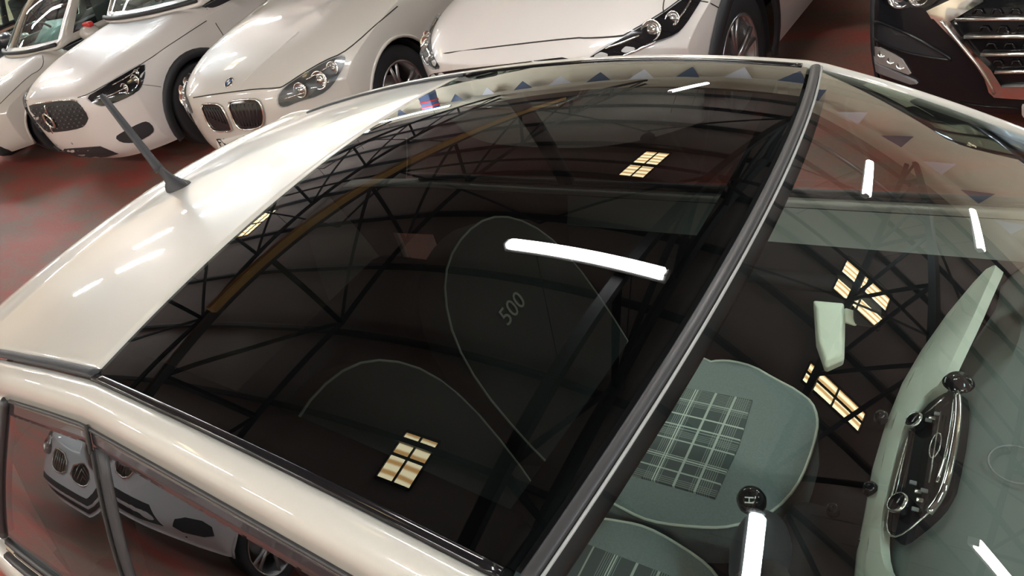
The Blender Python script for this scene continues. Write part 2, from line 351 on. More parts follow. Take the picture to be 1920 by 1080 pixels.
def build_car(name, label, loc, rz, sp):
    """sp: L, W, hood [(x,z)...] front to cowl, belt z, nose shape etc.  local x forward, nose at 0"""
    c = Car(); c.sp = sp; root = thing(name, label, 'car', loc, rz); c.root = root
    L, Wd = sp['L'], sp['W']; hx = [-a for a, _ in sp['top']]; hz = [b for _, b in sp['top']]
    zb0 = sp.get('zb', .24); nose = sp.get('nose', [(.2, -.06), (.35, 0), (.6, 0), (.8, -.04), (1., -.1)])
    nz = [a for a, _ in nose]; nv = [b for _, b in nose]; pc = sp.get('plan', .32); pp = sp.get('pp', 2.6)
    def P(X, Y, Z):
        xn = L*X
        zt = interp(xn, hx, hz) - sp.get('crown', .05)*abs(Y)**2.5 - sp.get('edge', .05)*max(0, (abs(Y)-.8)/.2)**2
        fl_ = sp.get('power', 0)
        if fl_: zt += fl_*math.exp(-((abs(Y)-.62)/.12)**2)*min(1, xn/.3)
        zb = zb0 + .02*math.exp(-(xn/.4)**2)
        z = zb + (zt-zb)*Z
        f = interp(z, nz, nv) - pc*abs(Y)**pp
        x = -xn + f*max(0, 1-X*2.2)**2
        if X > .8: x += .25*abs(Y)**3*((X-.8)/.2)**2
        wz = interp(z, [.2, .35, .55, .7, .85, 1.0, 1.1], [.955, .985, 1.0, 1.0, .985, .955, .93])
        wx = 1 - .06*max(0, 1-xn/.5)**2 - .05*max(0, (xn-L+.6)/.6)**2
        return Vector((x, Y*Wd*wz*wx, z))
    idx = {}; vs = []; fs = []
    def vid(i, j, k):
        if (i, j, k) not in idx: idx[(i, j, k)] = len(vs); vs.append(P(XP[i], YP[j], ZP[k]))
        return idx[(i, j, k)]
    NI, NJ, NK = len(XP)-1, len(YP)-1, len(ZP)-1
    cow, end = sp.get('deck', (1.25, L-.35))
    for i in range(NI):
        for j in range(NJ):
            if cow < L*XP[i] and L*XP[i+1] < end and 1 <= j < NJ-1: continue
            fs.append((vid(i, j, NK), vid(i+1, j, NK), vid(i+1, j+1, NK), vid(i, j+1, NK)))
    for k in range(NK):
        for j in range(NJ):
            for i in (0, NI): fs.append((vid(i, j, k), vid(i, j, k+1), vid(i, j+1, k+1), vid(i, j+1, k)))
        for i in range(NI):
            for j in (0, NJ): fs.append((vid(i, j, k), vid(i+1, j, k), vid(i+1, j, k+1), vid(i, j, k+1)))
    me = bpy.data.meshes.new('tmp'); me.from_pydata([tuple(v) for v in vs], [], fs); me.update()
    ob = bpy.data.objects.new('tmp', me); COL.objects.link(ob); md = ob.modifiers.new('s', 'SUBSURF'); md.levels = 2; md.render_levels = 2
    md.boundary_smooth = 'PRESERVE_CORNERS'
    bpy.context.view_layer.update(); dg = bpy.context.evaluated_depsgraph_get()
    ev = ob.evaluated_get(dg); m2 = ev.to_mesh(); co = np.array([v.co[:] for v in m2.vertices]); pol = [tuple(p.vertices) for p in m2.polygons]
    ev.to_mesh_clear(); bpy.data.objects.remove(ob); bpy.data.meshes.remove(me)
    # wheel arches
    Ra, wxs, wz0 = sp.get('arch', .385), sp['wheels'], sp.get('R', .345)
    keep = pol
    for wx in wxs:
        wc = np.array([-wx, wz0]); side = np.abs(co[:, 1]) > Wd*.62
        d = np.hypot(co[:, 0]-wc[0], co[:, 2]-wc[1])
        k2 = []
        for f in keep:
            ctr = co[list(f)].mean(0)
            if abs(ctr[1]) > Wd*.62 and math.hypot(ctr[0]-wc[0], ctr[2]-wc[1]) < Ra: continue
            k2.append(f)
        keep = k2
        u = side & (d < Ra+.02) & (d > .05)
        co[u, 0] = wc[0]+(co[u, 0]-wc[0])/d[u]*Ra; co[u, 2] = wc[1]+(co[u, 2]-wc[1])/d[u]*Ra
    me = bpy.data.meshes.new('full'); me.from_pydata([tuple(v) for v in co], [], keep); me.update()
    bm = bmesh.new(); bm.from_mesh(me); bmesh.ops.recalc_face_normals(bm, faces=bm.faces[:]); bm.to_mesh(me)
    c.bvh = BVHTree.FromBMesh(bm); bm.free()
    # split into panels
    nrm = [Vector(v.normal) for v in me.vertices]; polys = [(tuple(p.vertices), p.center.copy(), p.normal.copy()) for p in me.polygons]
    groups = {'bonnet': [], 'front_bumper': [], 'body_shell': []}
    hl = sp.get('lip', .82)
    for f, ct, nm in polys:
        if ct.x > -cow-.05 and abs(ct.y) < Wd*sp.get('hw', .84) and ct.z > hl and (nm.z > .35 or ct.z > hl+.03): groups['bonnet'].append(f)
        elif ct.x > -.48 and ct.z < .95: groups['front_bumper'].append(f)
        else: groups['body_shell'].append(f)
    for nm, F in groups.items():
        if not F: continue
        used = sorted({i for f in F for i in f}); mp_ = {a: b for b, a in enumerate(used)}
        g = bpy.data.meshes.new(nm); g.from_pydata([tuple(co[i]) for i in used], [], [tuple(mp_[i] for i in f) for f in F]); g.update()
        g.polygons.foreach_set('use_smooth', [True]*len(g.polygons)); g.materials.append(sp['paint'])
        g.normals_split_custom_set_from_vertices([nrm[i] for i in used])
        link(bpy.data.objects.new(nm, g), root)
    bpy.data.meshes.remove(me)
    c.wm = Matrix.Translation(Vector(loc)) @ Matrix.Rotation(rz, 4, 'Z'); c.inv = c.wm.inverted(); root.matrix_world = c.wm
    # liners, lips, wheels, underbody
    for wx in wxs:
        for s in (-1, 1):
            yo = c.bvh.ray_cast(Vector((-wx+Ra+.02, s*3, wz0+.1)), Vector((0, -s, 0)))[0]
            yo = abs(yo.y) if yo else Wd
            ln = MB(); N = 24; rows = []
            for yy, rr in ((yo-.01, Ra), (yo-.30, Ra-.01), (yo-.31, .1)):
                rows.append([(-wx+rr*math.cos(math.pi*1.16*k/N-.25), s*yy, wz0+rr*math.sin(math.pi*1.16*k/N-.25)) for k in range(N+1)])
            ln.grid(rows).obj('arch_liner', UNDER, root)
            cp = []
            for k in range(N+1):
                a = math.pi*1.2*k/N-.3; x_, z_ = -wx+(Ra+.012)*math.cos(a), wz0+(Ra+.012)*math.sin(a)
                h_ = c.bvh.ray_cast(Vector((x_, s*3, max(z_, .27))), Vector((0, -s, 0)))[0]
                if h_ and abs(h_.y) > Wd*.6: cp.append(Vector((x_, h_.y, z_)))
            wl = sp.get('clad')
            if len(cp) > 4:
                if wl:
                    rows = []
                    for off, ex in ((-.012, .0), (-.012, .014), (wl*.5, .018), (wl, .010), (wl+.004, -.004)):
                        row = []
                        for p in cp:
                            dd = Vector((p.x+wx, 0, p.z-wz0)).normalized(); row.append(p+dd*off+Vector((0, s*ex, 0)))
                        rows.append(row)
                    MB().grid(rows).obj('arch_trim', sp.get('cladm', PLAST), root)
                else:
                    MB().tube(cp, .013, 6).obj('arch_lip', sp['paint'], root)
            wheel(root, -wx, s*(yo-.12), sp.get('R', .345), R=sp.get('R', .345), rim=sp.get('rim', .235), nsp=sp.get('nsp', 5), side=s, twin=sp.get('twin', True), steer=sp.get('steer', 0) if wx < 1.5 else 0)
    ub = MB(); ub.box((-L/2, 0, .33), (L-.5, Wd*1.3, .22), bev=.05); ub.obj('underbody', UNDER, root)
    ub = MB(); ub.box((-.42, 0, .33), (.45, Wd*1.45, .16), bev=.05); ub.obj('undertray', UNDER, root)
    if sp.get('cabin'): cabin(c, **sp['cabin'])
    return c
def cabin(c, x0=1.15, x1=1.95, x2=3.6, x3=4.2, z0=1.08, z1=1.62, w0=.86, w1=.62, detail=True, shade=False):
    root = c.root; sp = c.sp
    def pt(X, Y, Z):
        xf = x0+(x1-x0)*Z**.9; xr = x3-(x3-x2)*Z
        zz = z0+(z1-z0)*math.sin(Z*math.pi/2*.98)**.95 if Z > 0 else z0
        wv = w0+(w1-w0)*Z**1.15; fr = .16*(abs(Y)**2.5)
        x = xf+(xr-xf)*X + fr*(1-X)*(1-.3*Z) - .10*(abs(Y)**2.5)*X
        if Z > .98: zz += .035*(1-Y*Y)*math.sin(math.pi*min(1, max(0, X*.9+.05)))
        return Vector((-x, Y*wv, zz))
    XN = [0, .05, .10, .2, .3, .38, .42, .55, .70, .78, .82, .9, 1]; YN = [-1, -.93, -.6, -.3, 0, .3, .6, .93, 1]; ZN = [0, .08, .3, .5, .7, .88, .97, 1]
    G = {}
    def quad(g, a): G.setdefault(g, MB()).add(a, [(0, 1, 2, 3)])
    for i in range(len(XN)-1):
        for j in range(len(YN)-1):
            quad('roof_panel', [pt(XN[i], YN[j], 1), pt(XN[i+1], YN[j], 1), pt(XN[i+1], YN[j+1], 1), pt(XN[i], YN[j+1], 1)])
    for k in range(len(ZN)-1):
        for j in range(len(YN)-1):
            inn = 1 <= j < len(YN)-2 and 1 <= k < len(ZN)-2
            quad('windscreen' if inn else 'pillars', [pt(0, YN[j], ZN[k]), pt(0, YN[j+1], ZN[k]), pt(0, YN[j+1], ZN[k+1]), pt(0, YN[j], ZN[k+1])])
            quad('rear_window' if inn else 'pillars', [pt(1, YN[j], ZN[k]), pt(1, YN[j+1], ZN[k]), pt(1, YN[j+1], ZN[k+1]), pt(1, YN[j], ZN[k+1])])
        for i in range(len(XN)-1):
            for s in (-1, 1):
                inn = 1 <= k < len(ZN)-2 and i not in (0, 5, 9, 11)
                quad('side_window|%d|%d' % (s, (i > 5)+(i > 9)) if inn else 'pillars', [pt(XN[i], s, ZN[k]), pt(XN[i+1], s, ZN[k]), pt(XN[i+1], s, ZN[k+1]), pt(XN[i], s, ZN[k+1])])
    for g, mb in G.items():
        g = g.split('|')[0]; me = bpy.data.meshes.new(g); me.from_pydata(mb.v, [], mb.f); me.update(); bm = bmesh.new(); bm.from_mesh(me)
        bmesh.ops.remove_doubles(bm, verts=bm.verts[:], dist=1e-4); bmesh.ops.recalc_face_normals(bm, faces=bm.faces[:]); bm.to_mesh(me); bm.free()
        me.polygons.foreach_set('use_smooth', [True]*len(me.polygons))
        me.materials.append(CARG if 'wind' in g else sp['paint']); o = link(bpy.data.objects.new(g, me), root); flatshade(o, 30)
        if g == 'pillars':
            sd = o.modifiers.new('t', 'SOLIDIFY'); sd.thickness = .03
    # seals round the windscreen foot, interior
    MB().tube([pt(0, y, .04)+Vector((.03, 0, .0)) for y in np.linspace(-.95, .95, 20)], .022, 6).obj('cowl', PLAST, root)
    it = mat('car_interior_dark', (.03, .03, .035), .7)
    m = MB(); m.box((-(x0+x3)/2-.1, 0, z0-.42), (x3-x0-.3, w0*1.75, .05)); m.box((-(x0+x3)/2-.1, w0*.93, z0-.24), (x3-x0-.2, .04, .42)); m.box((-(x0+x3)/2-.1, -w0*.93, z0-.24), (x3-x0-.2, .04, .42)); m.obj('interior_tub', it, root, False)
    MB().box((-x0-.42, 0, z0-.10), (.5, w0*1.72, .2), bev=.06).obj('dashboard', it, root)
    for s in (-1, 1):
        q = bpy.data.objects.new('front_seat', None); link(q, root); q.location = (-x0-1.15, s*.37, z0-.4)
        MB().box((.1, 0, .12), (.5, .48, .16), bev=.05).obj('cushion', it, q); MB().box((-.18, 0, .42), (.14, .46, .6), bev=.05, M=Matrix.Rotation(-.25, 3, 'Y')).obj('backrest', it, q)
        MB().box((-.28, 0, .82), (.09, .26, .18), bev=.04).obj('headrest', it, q)
    st = MB(); ctr = Vector((-x0-.62, -.37, z0+.0)); ringp = []
    for k in range(25):
        a = 2*math.pi*k/24; ringp.append(ctr+Vector((.06*math.sin(a), .18*math.cos(a), .17*math.sin(a))))
    st.tube(ringp, .014, 6, False); st.tube([ctr+Vector((0, -.17, 0)), ctr, ctr+Vector((0, .17, 0))], .018, 6); st.tube([ctr, ctr+Vector((.25, 0, -.08))], .03, 6); st.obj('steering_wheel', RUBBER, root)
    for s in (-1, 1):
        q = Vector((-x0-.48, s*(w0+.13), z0+.02)); sh = MB()
        prof = [(.001, -.055), (.5, -.05), (.85, -.03), (1, 0.0), (.97, .03), (.8, .05), (.001, .055)]
        rows = [[q+Vector((-h*1.6, .125*r*math.cos(a), .085*r*math.sin(a))) for a in [2*math.pi*k/16 for k in range(16)]] for r, h in prof]
        rows = [[(p[0]+.03*abs(p[1]-q.y)/.12, p[1], p[2]) for p in r] for r in rows]
        mo = sh.grid(rows, True).obj('door_mirror', sp['paint'], root)
        MB().tube([(q.x-.02, s*(w0-.03), z0-.04), (q.x, q.y-s*.06, z0-.03)], .025, 6).obj('mirror_arm', PLAST, mo)
    c.cpt = pt
# ---- surface features
def pxrays(c, pts):
    return [(c.inv @ CAMP, (c.inv.to_3x3() @ ray(p)).normalized()) for p in pts]
def frays(pts, x=1.0): return [(Vector((x, a, b)), Vector((-1, 0, 0))) for a, b in pts]
def cast(c, o, d):
    h = c.bvh.ray_cast(o, d)
    if h[0] is not None and (h[0]-o).length < 25: return h[0], h[1]
    best = None
    for t in np.linspace(.5, 12, 60):
        n_ = c.bvh.find_nearest(o+d*float(t))
        if n_[0] is not None and (best is None or n_[3] < best[3]): best = n_
    return best[0], best[1]
def patch(c, rayf, poly, name, m, off=.004, thick=.02, parent=None, it=2, step=None, mirror=False, smooth=True):
    P = smoothpts([(a, b) for a, b in poly], it) if it else [Vector(p) for p in poly]
    xs_ = [p[0] for p in P]; ys_ = [p[1] for p in P]; W_ = max(max(xs_)-min(xs_), max(ys_)-min(ys_)); st_ = step or W_/14
    Q = []
    for i in range(len(P)):
        a, b = P[i], P[(i+1) % len(P)]; n_ = max(1, int((b-a).length/st_)); Q += [a.lerp(b, k/n_) for k in range(n_)]
    nb = len(Q)
    def inside(p):
        r = False
        for i in range(nb):
            a, b = Q[i], Q[(i+1) % nb]
            if (a[1] > p[1]) != (b[1] > p[1]) and p[0] < (b[0]-a[0])*(p[1]-a[1])/(b[1]-a[1])+a[0]: r = not r
        return r
    pts2 = list(Q)
    for gx in np.arange(min(xs_)+st_*.5, max(xs_), st_):
        for gy in np.arange(min(ys_)+st_*.5, max(ys_), st_):
            v = Vector((float(gx), float(gy)))
            if inside(v) and min((v-q).length for q in Q) > st_*.45: pts2.append(v)
    r = delaunay_2d_cdt([Vector((p[0], p[1])) for p in pts2], [], [list(range(nb))], 1, 1e-6)
    pv, pf = r[0], r[2]; out = []
    for (o, d) in rayf([tuple(p) for p in pv]):
        h, n_ = cast(c, o, d)
        if n_.dot(d) > 0: n_ = -n_
        out.append((h, n_))
    def emit(mir):
        vs = [(h+n_*off) for h, n_ in out]; k = len(vs)
        ec = {}
        for f in pf:
            for a in range(3): e = (f[a], f[(a+1) % 3]); ec[e] = 1
        bd = [e for e in ec if (e[1], e[0]) not in ec]
        vs += [(h+n_*(off-thick)) for h, n_ in out]; fs_ = [tuple(f) for f in pf]+[(e[1], e[0], e[0]+k, e[1]+k) for e in bd]
        if mir: vs = [Vector((v.x, -v.y, v.z)) for v in vs]; fs_ = [f[::-1] for f in fs_]
        me = bpy.data.meshes.new(name); me.from_pydata([tuple(v) for v in vs], [], fs_); me.update(); me.materials.append(m)
        me.validate()
        me.polygons.foreach_set('use_smooth', [True]*len(me.polygons)); o = link(bpy.data.objects.new(name, me), parent if parent and not mir else c.root); flatshade(o, 50); return o
    o1 = emit(False)
    o2 = emit(True) if mirror else None
    return o1, o2
def line(c, rayf, pts, name, m, r=.004, off=.0, parent=None, mirror=False, closed=False, it=2, flat=1.):
    P = smoothpts(pts, it, closed)
    if closed: P.append(P[0])
    L_ = []
    for (o, d) in rayf([tuple(p) for p in P]):
        h, n_ = cast(c, o, d)
        if n_.dot(d) > 0: n_ = -n_
        L_.append(h+n_*off)
    o1 = MB().tube(L_, r, 6, flat=flat).obj(name, m, parent or c.root)
    if mirror: MB().tube([Vector((p.x, -p.y, p.z)) for p in L_], r, 6).obj(name, m, c.root)
    return o1, L_
def headlamp(c, rayf, poly, bowls, strips=(), mirror=True, dark=GLOSSB):
    base, b2 = patch(c, rayf, poly, 'headlamp', dark, .003, .02, mirror=mirror, it=1)
    def both(o, par, par2, nm):
        if par2 is not None:
            me = o.data.copy()
            for v in me.vertices: v.co.y = -v.co.y
            me.flip_normals(); link(bpy.data.objects.new(nm, me), par2)
    for (u, v, r) in bowls:
        (o, d), = rayf([(u, v)]); h, n_ = cast(c, o, d)
        if n_.dot(d) > 0: n_ = -n_
        n_ = (n_*.5+Vector((1, 0, .15))).normalized()
        M = n_.to_track_quat('Z', 'Y').to_matrix()
        q = MB().lathe([(r*1.0, .012), (r*.92, .016), (r*.8, .004), (r*.55, -.006), (r*.5, .006), (r*.3, .014), (.001, .018)], h+n_*.004, 'z', 20, M); ob = q.obj('reflector', CHROME, base); both(ob, base, b2, 'reflector')
    for s in strips:
        ob, L_ = line(c, rayf, s, 'light_strip', CHROME, .006, .006, base, it=1); both(ob, base, b2, 'light_strip')
    ln, l2 = patch(c, rayf, poly, 'lens', LENS, .022, .02, mirror=mirror, it=1)
    ln.parent = base
    if l2: l2.parent = b2
    return base
# ================================================================= CARS IN THE ROW
def R3(p): return [(a/3, b/3) for a, b in p]
# --- compact SUV with hexagonal mesh grille
volvo = build_car('car', 'white compact SUV with black mesh grille, aerial tip crossing its headlamp', (-6.182, 1.865, 0), -1.561, dict(
    L=4.42, W=.925, paint=WHITE2, top=[(.2, .78), (.02, .84), (-.10, .93), (-.5, 1.02), (-1.2, 1.10), (-1.6, 1.10), (-3.9, 1.08), (-4.2, 1.02), (-4.45, .95)],
    nose=[(.24, -.10), (.34, -.01), (.55, 0), (.75, 0), (.9, -.07), (1.0, -.12)], plan=.32, pp=4.2, power=.025, wheels=(.88, 3.55), arch=.40, R=.36, rim=.25, clad=.055, zb=.22, lip=.86, hw=.86, deck=(1.2, 4.1),
    cabin=dict(x0=1.15, x1=1.95, x2=3.7, x3=4.25, z0=1.09, z1=1.63, w0=.84, w1=.62)))
px = lambda c: (lambda pts: pxrays(c, pts))
v = volvo; rv = px(v)
gr, _ = patch(v, rv, [(42, 198), (133, 186), (146, 190), (167, 219), (162, 232), (154, 240), (117, 247), (83, 248), (70, 242), (54, 213)], 'grille', mat('matt_black_grille', (.012, .012, .014), .6), .004, .03, it=1)
for row in range(7):
    for k in range(11):
        u, w_ = 62+k*9.6+(row % 2)*4.6+row*1.5, 205+row*6.6-k*1.15
        if 60 < u < 160 and 195 < w_ < 243:
            (o, d), = rv([(u, w_)]); h, n_ = cast(v, o, d)
            MB().box(h+Vector((.008, 0, 0)), (.012, .024, .010), bev=.003).obj('grille_stud', mat('satin_black_stud', (.09, .09, .10), .35), gr)
(o, d), = rv([(95, 225)]); h, n_ = cast(v, o, d)
MB().tube([h+Vector((.015, .062*math.cos(a), .062*math.sin(a))) for a in [2*math.pi*k/28 for k in range(29)]], .011, 8, False).obj('emblem_ring', CHROME, gr)
MB().tube([h+Vector((.015, .05, .05)), h+Vector((.02, .12, .14))], .007, 6).obj('emblem_bar', CHROME, gr)
MB().tube([h+Vector((.015, -.05, -.05)), h+Vector((.015, -.10, -.12))], .007, 6).obj('emblem_bar', CHROME, gr)
line(v, rv, [(42, 198), (133, 186), (146, 190)], 'grille_trim', CHROME, .006, .006, gr, it=1)
headlamp(v, rv, [(162, 182), (187, 168), (233, 139), (272, 118), (273, 133), (267, 160), (257, 173), (230, 187), (200, 198), (188, 199), (173, 192)], [(255, 150, .045), (236, 165, .04), (258, 137, .03)], [[(178, 187), (205, 180), (240, 163)], [(212, 160), (238, 146), (262, 128)]])
patch(v, rv, [(215, 257), (230, 247), (263, 230), (277, 227), (289, 239), (287, 250), (260, 265), (247, 268), (227, 267)], 'fog_lamp_recess', PLAST, .004, .03, it=1, mirror=True)
patch(v, rv, [(92, 281), (188, 274), (222, 288), (188, 297), (117, 302), (100, 296)], 'lower_intake', PLAST, .004, .03, it=0)
for yy in (.36, .33):
    pass
line(v, rv, [(146, 183), (166, 177), (215, 150), (273, 116), (330, 76), (387, 39)], 'panel_gap', GAP, .0035, .0015, None, True, it=1)
line(v, rv, [(388, 17), (405, 45), (424, 75)], 'panel_gap', GAP, .0035, .0015, None, True, it=0)
line(v, rv, [(257, 158), (282, 160), (302, 163)], 'panel_gap', GAP, .0025, 0, None, True, it=0)
for (a, b) in ((106, 271), (135, 269)):
    (o, d), = rv([(a, b)]); h, n_ = cast(v, o, d); MB().lathe([(.001, .004), (.012, .003), (.012, 0)], h, 'x', 12).obj('parking_sensor', GREYPL, v.root)
# --- SUV with twin kidney grille
bmw = build_car('car', 'white SUV with twin rounded chrome-edged grilles and round bonnet badge', (-3.755, 1.921, 0), -1.515, dict(
    L=4.4, W=.885, paint=WHITE, top=[(.2, .70), (.02, .77), (-.08, .86), (-.35, .945), (-.8, 1.01), (-1.25, 1.06), (-1.6, 1.08), (-3.9, 1.05), (-4.2, 1.0), (-4.45, .93)],
    nose=[(.24, -.08), (.34, 0), (.5, .02), (.7, 0), (.85, -.07), (1.0, -.12)], plan=.34, pp=3.4, power=.02, wheels=(.82, 3.55), arch=.385, R=.345, rim=.235, zb=.21, lip=.80, hw=.80, deck=(1.3, 4.0),
    cabin=dict(x0=1.25, x1=2.0, x2=3.6, x3=4.15, z0=1.06, z1=1.53, w0=.80, w1=.60)))
v = bmw; rv = px(v)
for poly in ([(378, 197), (393, 194), (410, 195), (419, 201), (437, 241), (433, 246), (407, 246), (396, 239), (387, 222)], [(428, 193), (443, 188), (478, 185), (489, 191), (496, 212), (496, 230), (490, 238), (467, 243), (450, 241), (440, 228)]):
    g_, _ = patch(v, rv, poly, 'kidney_grille', GLOSSB, .004, .03, it=1)
    line(v, rv, poly, 'grille_surround', CHROME, .007, .008, g_, closed=True, it=1)
    (x_a, y_a), (x_b, y_b) = poly[0], poly[4]
    for k in range(1, 8):
        t = k/8; top = Vector(poly[0]).lerp(Vector(poly[3]), t); bot = Vector(poly[-1 if poly[0][0] < 400 else -2]).lerp(Vector(poly[4 if poly[0][0] < 400 else -4]), t)
        line(v, rv, [tuple(top+Vector((0, 3))), tuple(bot-Vector((0, 4)))], 'grille_slat', PLAST, .004, .006, g_, it=0)
(o, d), = rv([(430, 155)]); h, n_ = cast(v, o, d)
if n_.dot(d) > 0: n_ = -n_
M = n_.to_track_quat('Z', 'X').to_matrix()
bg = MB().lathe([(.041, .0), (.041, .004), (.034, .006), (.033, .004), (.001, .004)], h, 'z', 28, M).obj('bonnet_badge', CHROME, v.root)
MB().lathe([(.033, .0055), (.024, .0058), (.024, .004)], h, 'z', 28, M).obj('badge_ring', GLOSSB, bg)
for q in range(4):
    me_ = MB(); a0 = q*math.pi/2; pts_ = [M @ Vector((0, 0, .007))+h]+[M @ Vector((.023*math.cos(a0+k*math.pi/12), .023*math.sin(a0+k*math.pi/12), .007))+h for k in range(7)]
    me_.add(pts_, [tuple(range(8))]); me_.obj('badge_quarter', mat('badge_blue', (.02, .08, .3), .3) if q % 2 else LAMPW, bg, False)
headlamp(v, rv, [(523, 198), (521, 182), (532, 165), (567, 141), (610, 116), (638, 105), (650, 108), (642, 130), (624, 160), (600, 179), (560, 190), (535, 201)], [(600, 150, .06), (565, 168, .05), (625, 128, .045)], [[(535, 185), (550, 180), (575, 172)], [(575, 150), (600, 135), (630, 118)]], dark=mat('lamp_housing_grey', (.10, .10, .10), .3, metal=.6))
line(v, rv, [(363, 183), (400, 177), (440, 172), (480, 167), (523, 165), (533, 161), (567, 138), (610, 113), (640, 101), (668, 80), (712, 40), (745, 12)], 'panel_gap', GAP, .004, .0015, None, False, it=1)
line(v, rv, [(452, 157), (490, 120), (530, 86), (560, 60)], 'bonnet_crease', WHITE, .004, -.001, None, False, it=1)
plt, _ = patch(v, rv, [(408, 263), (470, 249), (476, 270), (414, 286)], 'number_plate', LAMPW, .012, .02, it=0)
def text(name, s, size, M4, m, parent, ext=.001):
    cu = bpy.data.curves.new(name, 'FONT'); cu.body = s; cu.size = size; cu.extrude = ext; cu.align_x = 'LEFT'; cu.resolution_u = 3
    o = bpy.data.objects.new('tmp', cu); COL.objects.link(o); bpy.context.view_layer.update()
    me = bpy.data.meshes.new_from_object(o.evaluated_get(bpy.context.evaluated_depsgraph_get())); bpy.data.objects.remove(o)
    me.transform(M4); me.materials.clear(); me.materials.append(m); return link(bpy.data.objects.new(name, me), parent)
(o, d), = rv([(413, 268)]); h, n_ = cast(v, o, d)
text('plate_lettering', 'FV', .09, Matrix.Translation(h+Vector((.018, .0, -.02))) @ Matrix(((0, 0, 1, 0), (1, 0, 0, 0), (0, 1, 0, 0), (0, 0, 0, 1))), GLOSSB, plt)
bx = bmw.cpt(0, -.35, .03); MB().tube([bx+Vector((.05, 0, 0)), bx+Vector((.03, .45, .01))], .012, 6).obj('wiper', PLAST, v.root)
# --- crossover, third in the row
mazda = build_car('car', 'white crossover with slim dark headlamp, directly behind the glass roof', (-1.545, 2.095, 0), -1.632, dict(
    L=4.5, W=.935, paint=WHITE2, top=[(.2, .76), (.02, .80), (-.10, .88), (-.35, .96), (-.8, 1.03), (-1.3, 1.10), (-1.6, 1.12), (-3.9, 1.1), (-4.2, 1.05), (-4.5, .98)],
    nose=[(.24, -.10), (.4, -.02), (.6, 0), (.72, .01), (.86, -.02), (1.0, -.08)], plan=.33, pp=3.0, power=.03, wheels=(.90, 3.6), arch=.42, R=.37, rim=.255, nsp=5, clad=.075, zb=.26, lip=.82, hw=.86, deck=(1.3, 4.1),
    cabin=dict(x0=1.25, x1=2.05, x2=3.7, x3=4.3, z0=1.10, z1=1.66, w0=.84, w1=.62)))
v = mazda; rv = px(v)
patch(v, rv, [(806, 141), (815, 137), (860, 130), (1054, 108), (1083, 113), (1110, 120), (1115, 160), (1080, 190), (850, 190), (812, 165)], 'grille', GLOSSB, .004, .04, it=0)
line(v, rv, [(800, 150), (812, 170), (850, 195), (960, 200), (1080, 193), (1108, 140)], 'grille_wing', CHROME, .016, .012, None, it=1)
line(v, rv, [(772, 110), (790, 110), (806, 104), (946, 86), (1081, 71), (1100, 72), (1142, 70), (1168, 67)], 'panel_gap', GAP, .004, .0015, None, False, it=1)
line(v, rv, [(1168, 67), (1205, 46), (1244, 22), (1279, -4)], 'panel_gap', GAP, .003, .001, None, False, it=0)
line(v, rv, [(1244, 24), (1243, 12), (1247, -8)], 'panel_gap', GAP, .003, .001, None, False, it=1)
headlamp(v, rv, [(1098, 112), (1135, 90), (1200, 52), (1242, 27), (1279, 0), (1312, -22), (1322, -10), (1304, 19), (1283, 50), (1267, 67), (1235, 79), (1217, 83), (1162, 108), (1110, 122)], [(1222, 57, .05), (1262, 35, .035)], [[(1135, 92), (1165, 82), (1198, 68)], [(1160, 108), (1200, 92), (1228, 80)], [(1262, 48), (1285, 20), (1300, -8)]])
line(v, rv, [(1312, 2), (1330, 5), (1348, 15)], 'panel_gap', GAP, .003, .001, None, False, it=1)
# --- black SUV, grille of chrome bars
tuc = build_car('car', 'black SUV with chrome-framed barred grille beyond the windscreen', (.974, 2.479, 0), -1.525, dict(
    L=4.45, W=.915, paint=BLACKP, top=[(.2, .78), (.02, .84), (-.10, .93), (-.4, 1.0), (-.8, 1.06), (-1.3, 1.12), (-1.6, 1.12), (-3.9, 1.1), (-4.2, 1.05), (-4.5, .98)],
    nose=[(.24, -.06), (.34, .01), (.5, .02), (.7, 0), (.85, -.05), (1.0, -.10)], plan=.30, pp=3.0, power=.02, wheels=(.88, 3.55), arch=.40, R=.36, rim=.25, clad=.06, zb=.24, lip=.86, hw=.86, deck=(1.3, 4.1),
    cabin=dict(x0=1.25, x1=2.0, x2=3.7, x3=4.2, z0=1.10, z1=1.64, w0=.84, w1=.62)))
v = tuc; rv = px(v)
gr, _ = patch(v, rv, [(1786, 38), (1846, 2), (1880, -12), (2000, -18), (2060, 150), (1881, 160), (1861, 127), (1837, 103)], 'grille', GLOSSB, .003, .04, it=0)
BRC = mat('satin_chrome', (.82, .80, .76), .22, metal=1)
for poly in ([(1743, 19), (1784, 0), (1800, -12), (1848, -4), (1846, 3), (1786, 38), (1752, 33)], [(1756, 33), (1786, 38), (1800, 58), (1837, 103), (1861, 127), (1881, 159), (1867, 177), (1857, 168), (1847, 135), (1813, 93), (1788, 67)], [(1866, 177), (1882, 158), (1925, 157), (2040, 150), (2050, 170), (1925, 181)]):
    patch(v, rv, poly, 'grille_frame', CHROME, .022, .03, gr, it=0)
line(v, rv, [(1770, 36), (1805, 80), (1845, 128), (1868, 170)], 'frame_ridge', BRC, .006, .024, gr, it=1)
for (ya, xa, xb) in ((34, 1796, 2020), (66, 1812, 2030), (99, 1842, 2040), (131, 1868, 2050)):
    line(v, rv, [(xa, ya), (1925, ya-.5), (xb, ya-3)], 'grille_bar', BRC, .011, .018, gr, it=0, flat=.8)
for row, ya in enumerate((20, 52, 83, 115)):
    for k in range(6):
        u = 1835+row*12+k*34
        line(v, rv, [(u-9, ya+6), (u-4, ya-3), (u+6, ya-3), (u+12, ya+6)], 'grille_wave', GLOSSB, .004, .012, gr, it=0)
